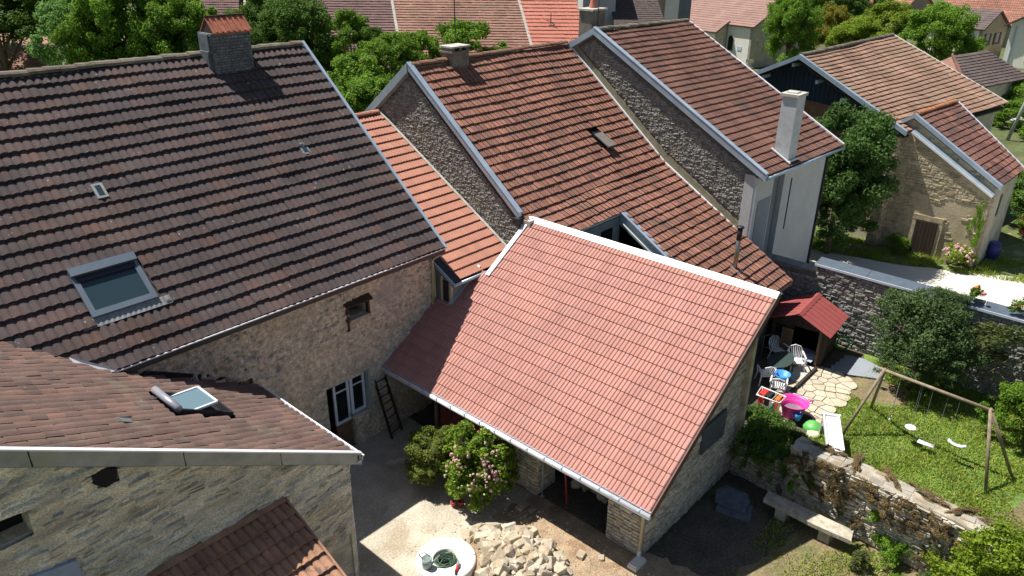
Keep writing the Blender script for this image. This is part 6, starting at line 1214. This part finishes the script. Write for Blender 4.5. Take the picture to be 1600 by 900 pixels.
K("downpipe", MB().tube([(3.8, 11.5, 5.0), (3.8, 11.5, -1)], .06, 6), PIPE_G); K("gable_window", MB().box((-.02, 4.7, 3.6), (0., 5.5, 5.2)), GLASS_D); K("gable_window", MB().box((-.02, 6.2, 1.0), (0., 6.8, 2.6)), GLASS_D)
t = thing("wall_cross", (90.9, 42.3, 0), "small grey stone monument with inscription panel before the white church wall", "monument")
part("base", MB().box((90.6, 42.2, 0), (91.3, 42.9, .4)), CONC, t); part("shaft", MB().box((90.8, 42.4, .4), (91.1, 42.7, 1.3)), CONC, t); part("panel", MB().box((90.7, 42.0, 1.0), (90.8, 43.0, 1.4)), RENDER_G, t)
t, K = fhouse("house", "yellowish two-storey house with shuttered windows and brown roof at the right", "house", 125.4+math.cos(math.radians(12))*7-7.8, 24.3-math.sin(math.radians(12))*7-.6, 78, 7, 7.0, 4.5, 2.0, RENDER_WH, T_GREY, gable_mat=RENDER_Y, wins=(), course=.5)
for v, z in ((5.2, 2.2), (2.4, 2.2), (5.3, -.3), (3.7, -.6)):
    f_ = K("window", MB().box((-.06, v-.5, z), (-.0, v+.5, z+1.5)), CONC); K("pane", MB().box((-.08, v-.42, z+.06), (-.06, v+.42, z+1.44)), GLASS_D, f_); K("shutter", MB().box((-.12, v+.5, z), (-.06, v+.95, z+1.5)), DARKGREY, f_); K("shutter", MB().box((-.12, v-.95, z), (-.06, v-.5, z+1.5)), DARKGREY, f_)
# white house, right edge: gable towards us
t = thing("house", (118.2, 16, 0), "bluish-white gabled house with grey downpipe at the far right edge", "house")
part("wall", MB().prism([(118.2, 20.7, -2), (118.2, 9., -2), (118.2, 9., 5.3), (118.2, 14.9, 8.8), (118.2, 20.7, 5.3)], (8, 0, 0)), RENDER_WH, t)
part("roof", slab([(117.6, 21.4, 4.95), (127, 21.4, 4.95), (127, 14.9, 8.95), (117.6, 14.9, 8.95)], -.15), T_GREY, t); part("roof", slab([(117.6, 8.4, 4.95), (127, 8.4, 4.95), (127, 14.9, 8.95), (117.6, 14.9, 8.95)], -.15), T_GREY, t)
part("downpipe", MB().tube([(118.1, 20.1, 5), (118.1, 20.1, -1)], .09, 6), ZINC, t)
for y, z in ((18.3, 3.4), (18.3, .7)): f_ = part("window", MB().box((118.1, y-1., z), (118.2, y, z+1.4)), CONC, t); part("pane", MB().box((118.07, y-.9, z+.1), (118.1, y-.1, z+1.3)), GLASS_D, f_)
# hipped grey roof building
t = thing("hip_roof_house", (82, 16, 0), "low building with dark grey-brown hipped roof behind the barn", "house")
e0, e1, r1, r0 = (76.4, 15.4, 3.0), (88.0, 12.7, 3.0), (86.4, 16.6, 5.3), (80.0, 18.0, 5.3)
part("wall", MB().prism([(77, 15.9, -1), (87.6, 13.3, -1), (89, 19, -1), (78.5, 21.5, -1)], (0, 0, 4.1)), RENDER_L, t)
r = part("roof", slab([e0, e1, r1, r0], .1), T_GREY, t); tiled(r, [e0, e1, r1, r0], T_GREY, .3, .42, 'flat', .05, 0, seed=77)
part("roof", MB().prism([e0, r0, (78.0, 21.8, 3.0)], (0, 0, -.12)), T_THIRD, t); part("roof", MB().prism([e1, r1, (89.6, 19.4, 3.0)], (0, 0, -.12)), T_GREY, t); part("roof", MB().prism([r0, r1, (89.6, 19.4, 3.0), (78, 21.8, 3.0)], (0, 0, -.1)), T_GREY, t)
part("hip_cap", MB().beam(e0, r0, .25, -.16), T_ANNEX, t); part("finial", MB().lathe((80, 18, 5.4), [(.12, 0), (.05, .2), (.14, .35), (0, .6)], 8), RENDER_G, t)
# further houses at the top right
fhouse("house", "far house with red-brown roof and blank grey gable wall at the top edge", "house", 144.2+math.cos(math.radians(8))*11-1, 41.2-math.sin(math.radians(8))*11, 82, 12, 11., 4.4, 2.6, RENDER_G, T_REDFAR, gable_mat=RENDER_G, course=.6)
t, K = fhouse("house", "far long house with red roof at the top right corner", "house", 147, 36.5, -83, 18, 9., 4.6, 3.0, RENDER_G, T_REDFAR, course=.6)
t, K = fhouse("house", "far small grey house with two windows left of the white gable", "house", 139, 30.5, -83, 9, 7., 3.2, 1.6, RENDER_G, T_REDFAR, course=.6, wins=(('S', 3.0, 1.4, .6, 1.1, 0), ('S', 4.4, 1.4, .6, 1.1, 0)))
# row of big roofs behind the trees (rotated to face the courtyard)
def RH(r, h, z): return (rv[0]*r+hv[0]*h, rv[1]*r+hv[1]*h, z)
def rowhouse(label, r0, r1, sk_, mat, h0=61., z0=4.5, hl=13., k=.80, cr=.30, g=None):
    b = RH((r0+r1)/2, h0+3, 0); t = thing("row_house", b, label, "house", g)
    part("wall", MB().prism([RH(r0, h0+.5, -1), RH(r1, h0+.5, -1), RH(r1, h0+10, -1), RH(r0, h0+10, -1)], (0, 0, z0+.8)), RENDER_G, t)
    c = [RH(r0, h0, z0), RH(r1, h0, z0), RH(r1+sk_, h0+hl, z0+hl*k), RH(r0+sk_, h0+hl, z0+hl*k)]
    r = part("roof", slab(c, .15), mat, t); tiled(r, c, mat, .33, cr, 'flat', .05, 0, seed=int(r0*7) % 99); part("rear_slope", slab([RH(r0+sk_, h0+hl+8, z0+3), RH(r1+sk_, h0+hl+8, z0+3), c[2], c[3]], .15), mat, t)
    part("verge_strip", MB().beam(np.array(c[0])+(0, 0, .15), np.array(c[3])+(0, 0, .15), .22, .14), CONC, t); return t
rowhouse("big purple-brown roof at the top, left of the light brown one", -15.4, -8.6, -3.2, T_PURPLE)
rowhouse("big light brown roof at the top behind the slab-topped chimney", -8.55, 2.1, -3.4, T_FAR)
rowhouse("bright orange-red roof at the top with a small aerial stub", 2.15, 7.0, -3.4, T_ORANGE, cr=.42)
t = thing("roof_aerial", RH(2.9, 65.5, 8.3), "small dark three-armed aerial bracket on the orange-red roof", "aerial")
b_ = np.array(RH(3.0, 65.6, 8.25)); part("mast", MB().tube([b_, b_+(0, 0, 1.0)], .035, 6), BLACK_M, t); part("arm", MB().tube([b_+(0, 0, .3), b_+np.array(RH(.7, 0, -.2))], .03, 6), BLACK_M, t); part("arm", MB().tube([b_+(0, 0, .35), b_+np.array(RH(-.4, 0, .4))], .03, 6), BLACK_M, t)
rowhouse("dark pinkish roof seen between the left trees at the top", -29., -23., -2.5, T_PURPLE, h0=64, z0=3.6)
rowhouse("brownish roof behind the rusty chimney hood", -22.9, -15.6, -2.5, T_THIRD, h0=66, z0=5.0)
rowhouse("tiny pinkish tiled roof at the left edge behind the dark roof ridge", -52, -39.2, -1.2, T_FAR, h0=65, z0=3.5, hl=4.0, k=.55)
t = thing("house", RH(7.3, 76, 0), "pale house wall between the orange roof and the grey chimney", "house"); part("wall", MB().prism([RH(6.3, 74, -1), RH(9.3, 74, -1), RH(9.3, 80, -1), RH(6.3, 80, -1)], (0, 0, 12.5)), RENDER_P, t); part("roof", MB().prism([RH(6.0, 73.7, 11.5), RH(9.6, 73.7, 11.5), RH(9.6, 80, 14), RH(6, 80, 14)], (0, 0, .2)), T_FAR, t)
t = thing("house", RH(11, 78, 0), "dark slate-brown roof above the tall house ridge", "house")
c = [RH(9.2, 70, 6.4), RH(14.0, 70, 6.4), RH(12.6, 84, 14.0), RH(8.6, 84, 14.)]; r = part("roof", slab(c, .15), material("slate_brown_tile", [(.085, .065, .06), (.10, .075, .07)], namt=.2), t); tiled(r, c, MATS["slate_brown_tile"], .33, .3, 'flat', .04, 0, seed=5)
part("wall", MB().prism([RH(9.4, 70.5, -1), RH(13.8, 70.5, -1), RH(13.8, 84, -1), RH(9.4, 84, -1)], (0, 0, 7.)), RENDER_G, t)
t = thing("tower_house", RH(15, 86, 0), "old beige wall with a narrow window and a white pilaster behind the tall house", "building")
part("wall", MB().prism([RH(11.8, 85, -1), RH(15.9, 85, -1), RH(15.9, 91, -1), RH(11.8, 91, -1)], (0, 0, 14)), material("dirty_beige_wall", [(.34, .30, .20)]*2, island=False, noise=.6, namt=.25), t)
part("pilaster", MB().prism([RH(15.9, 84.6, -1), RH(17.3, 84.6, -1), RH(17.3, 88, -1), RH(15.9, 88, -1)], (0, 0, 14)), RENDER_WH, t); part("window", MB().prism([RH(14.2, 84.9, 8.0), RH(14.5, 84.9, 8.0), RH(14.5, 85, 8.0), RH(14.2, 85, 8)], (0, 0, .9)), DARK, t)
part("side_wall", MB().prism([RH(17.3, 85.5, -1), RH(19.0, 86.5, -1), RH(19.0, 90, -1), RH(17.3, 90, -1)], (0, 0, 12)), RENDER_D, t)
# street lamp pole
t = thing("street_lamp", (79.3, 12.8, 0), "leaning grey street lamp pole by the street at the right edge", "street lamp")
part("pole", MB().tube([(73.2, 10.9, 0), (73.0, 10.2, 4.5)], [.14, .10], 8), P_GREY, t, True); part("lamp_head", MB().box((72.6, 9.6, 4.45), (73.1, 10.3, 4.6)), WHITE, t)
# dry plants along the far edge of the near wall top
for i, (y, r_) in enumerate(((4.9, .22), (4.1, .26), (3.2, .24), (2.3, .26), (1.4, .24), (.7, .2))):
    nm = ("first", "second", "third", "fourth", "fifth", "sixth")[i]
    tree("wall_plant", (wx(y)+.5, y, 1.98), (.16, r_*2.0, .10), L_BROWN, f"low reddish-brown creeping plant on top of the near garden wall, {nm} from the slide", "wall plant", 'small', "plants rooted in the near garden wall", var=i % 3, trunk=False, base_z=1.9)
tree("ivy", (18.55, 6.05, .95), (.35, .6, .75), L_DARK, "dark ivy over the shaded end of the near garden wall behind the slabs", "ivy", 'ivy', extra=(((-.1, .7, -.1), (1, 1, 1)), ((.1, -.5, .2), (.8, .8, .8))), var=0, trunk=False)
for i, (y, z, r_, m_, lb_) in enumerate(((5.35, 1.75, .3, L_BROWN, "reddish dry plant at the lit upper end of the near garden wall"), (4.55, 1.05, .34, L_BROWN, "wide patch of dry stems above the bench on the near wall"), (3.9, 1.15, .3, L_BROWN, "dry tuft above the lit end of the bench"), (2.9, 1.1, .3, L_BROWN, "dry tuft right of the green plant in the near wall"), (2.0, 1.65, .34, L_BROWN, "rust-brown plant just under the wall top near the lime ivy"), (1.9, .9, .28, L_OLIVE, "olive plant on the wall beside the lime ivy"), (4.3, 1.75, .34, L_BROWN, "dry plant just under the wall top above the bench end"))):
    tree("wall_plant", (wx(y)-.05, y, z), (.10, r_*1.4, r_*.8), m_, lb_, "wall plant", 'small', "plants rooted in the near garden wall", var=i % 3, trunk=False, base_z=z-r_)
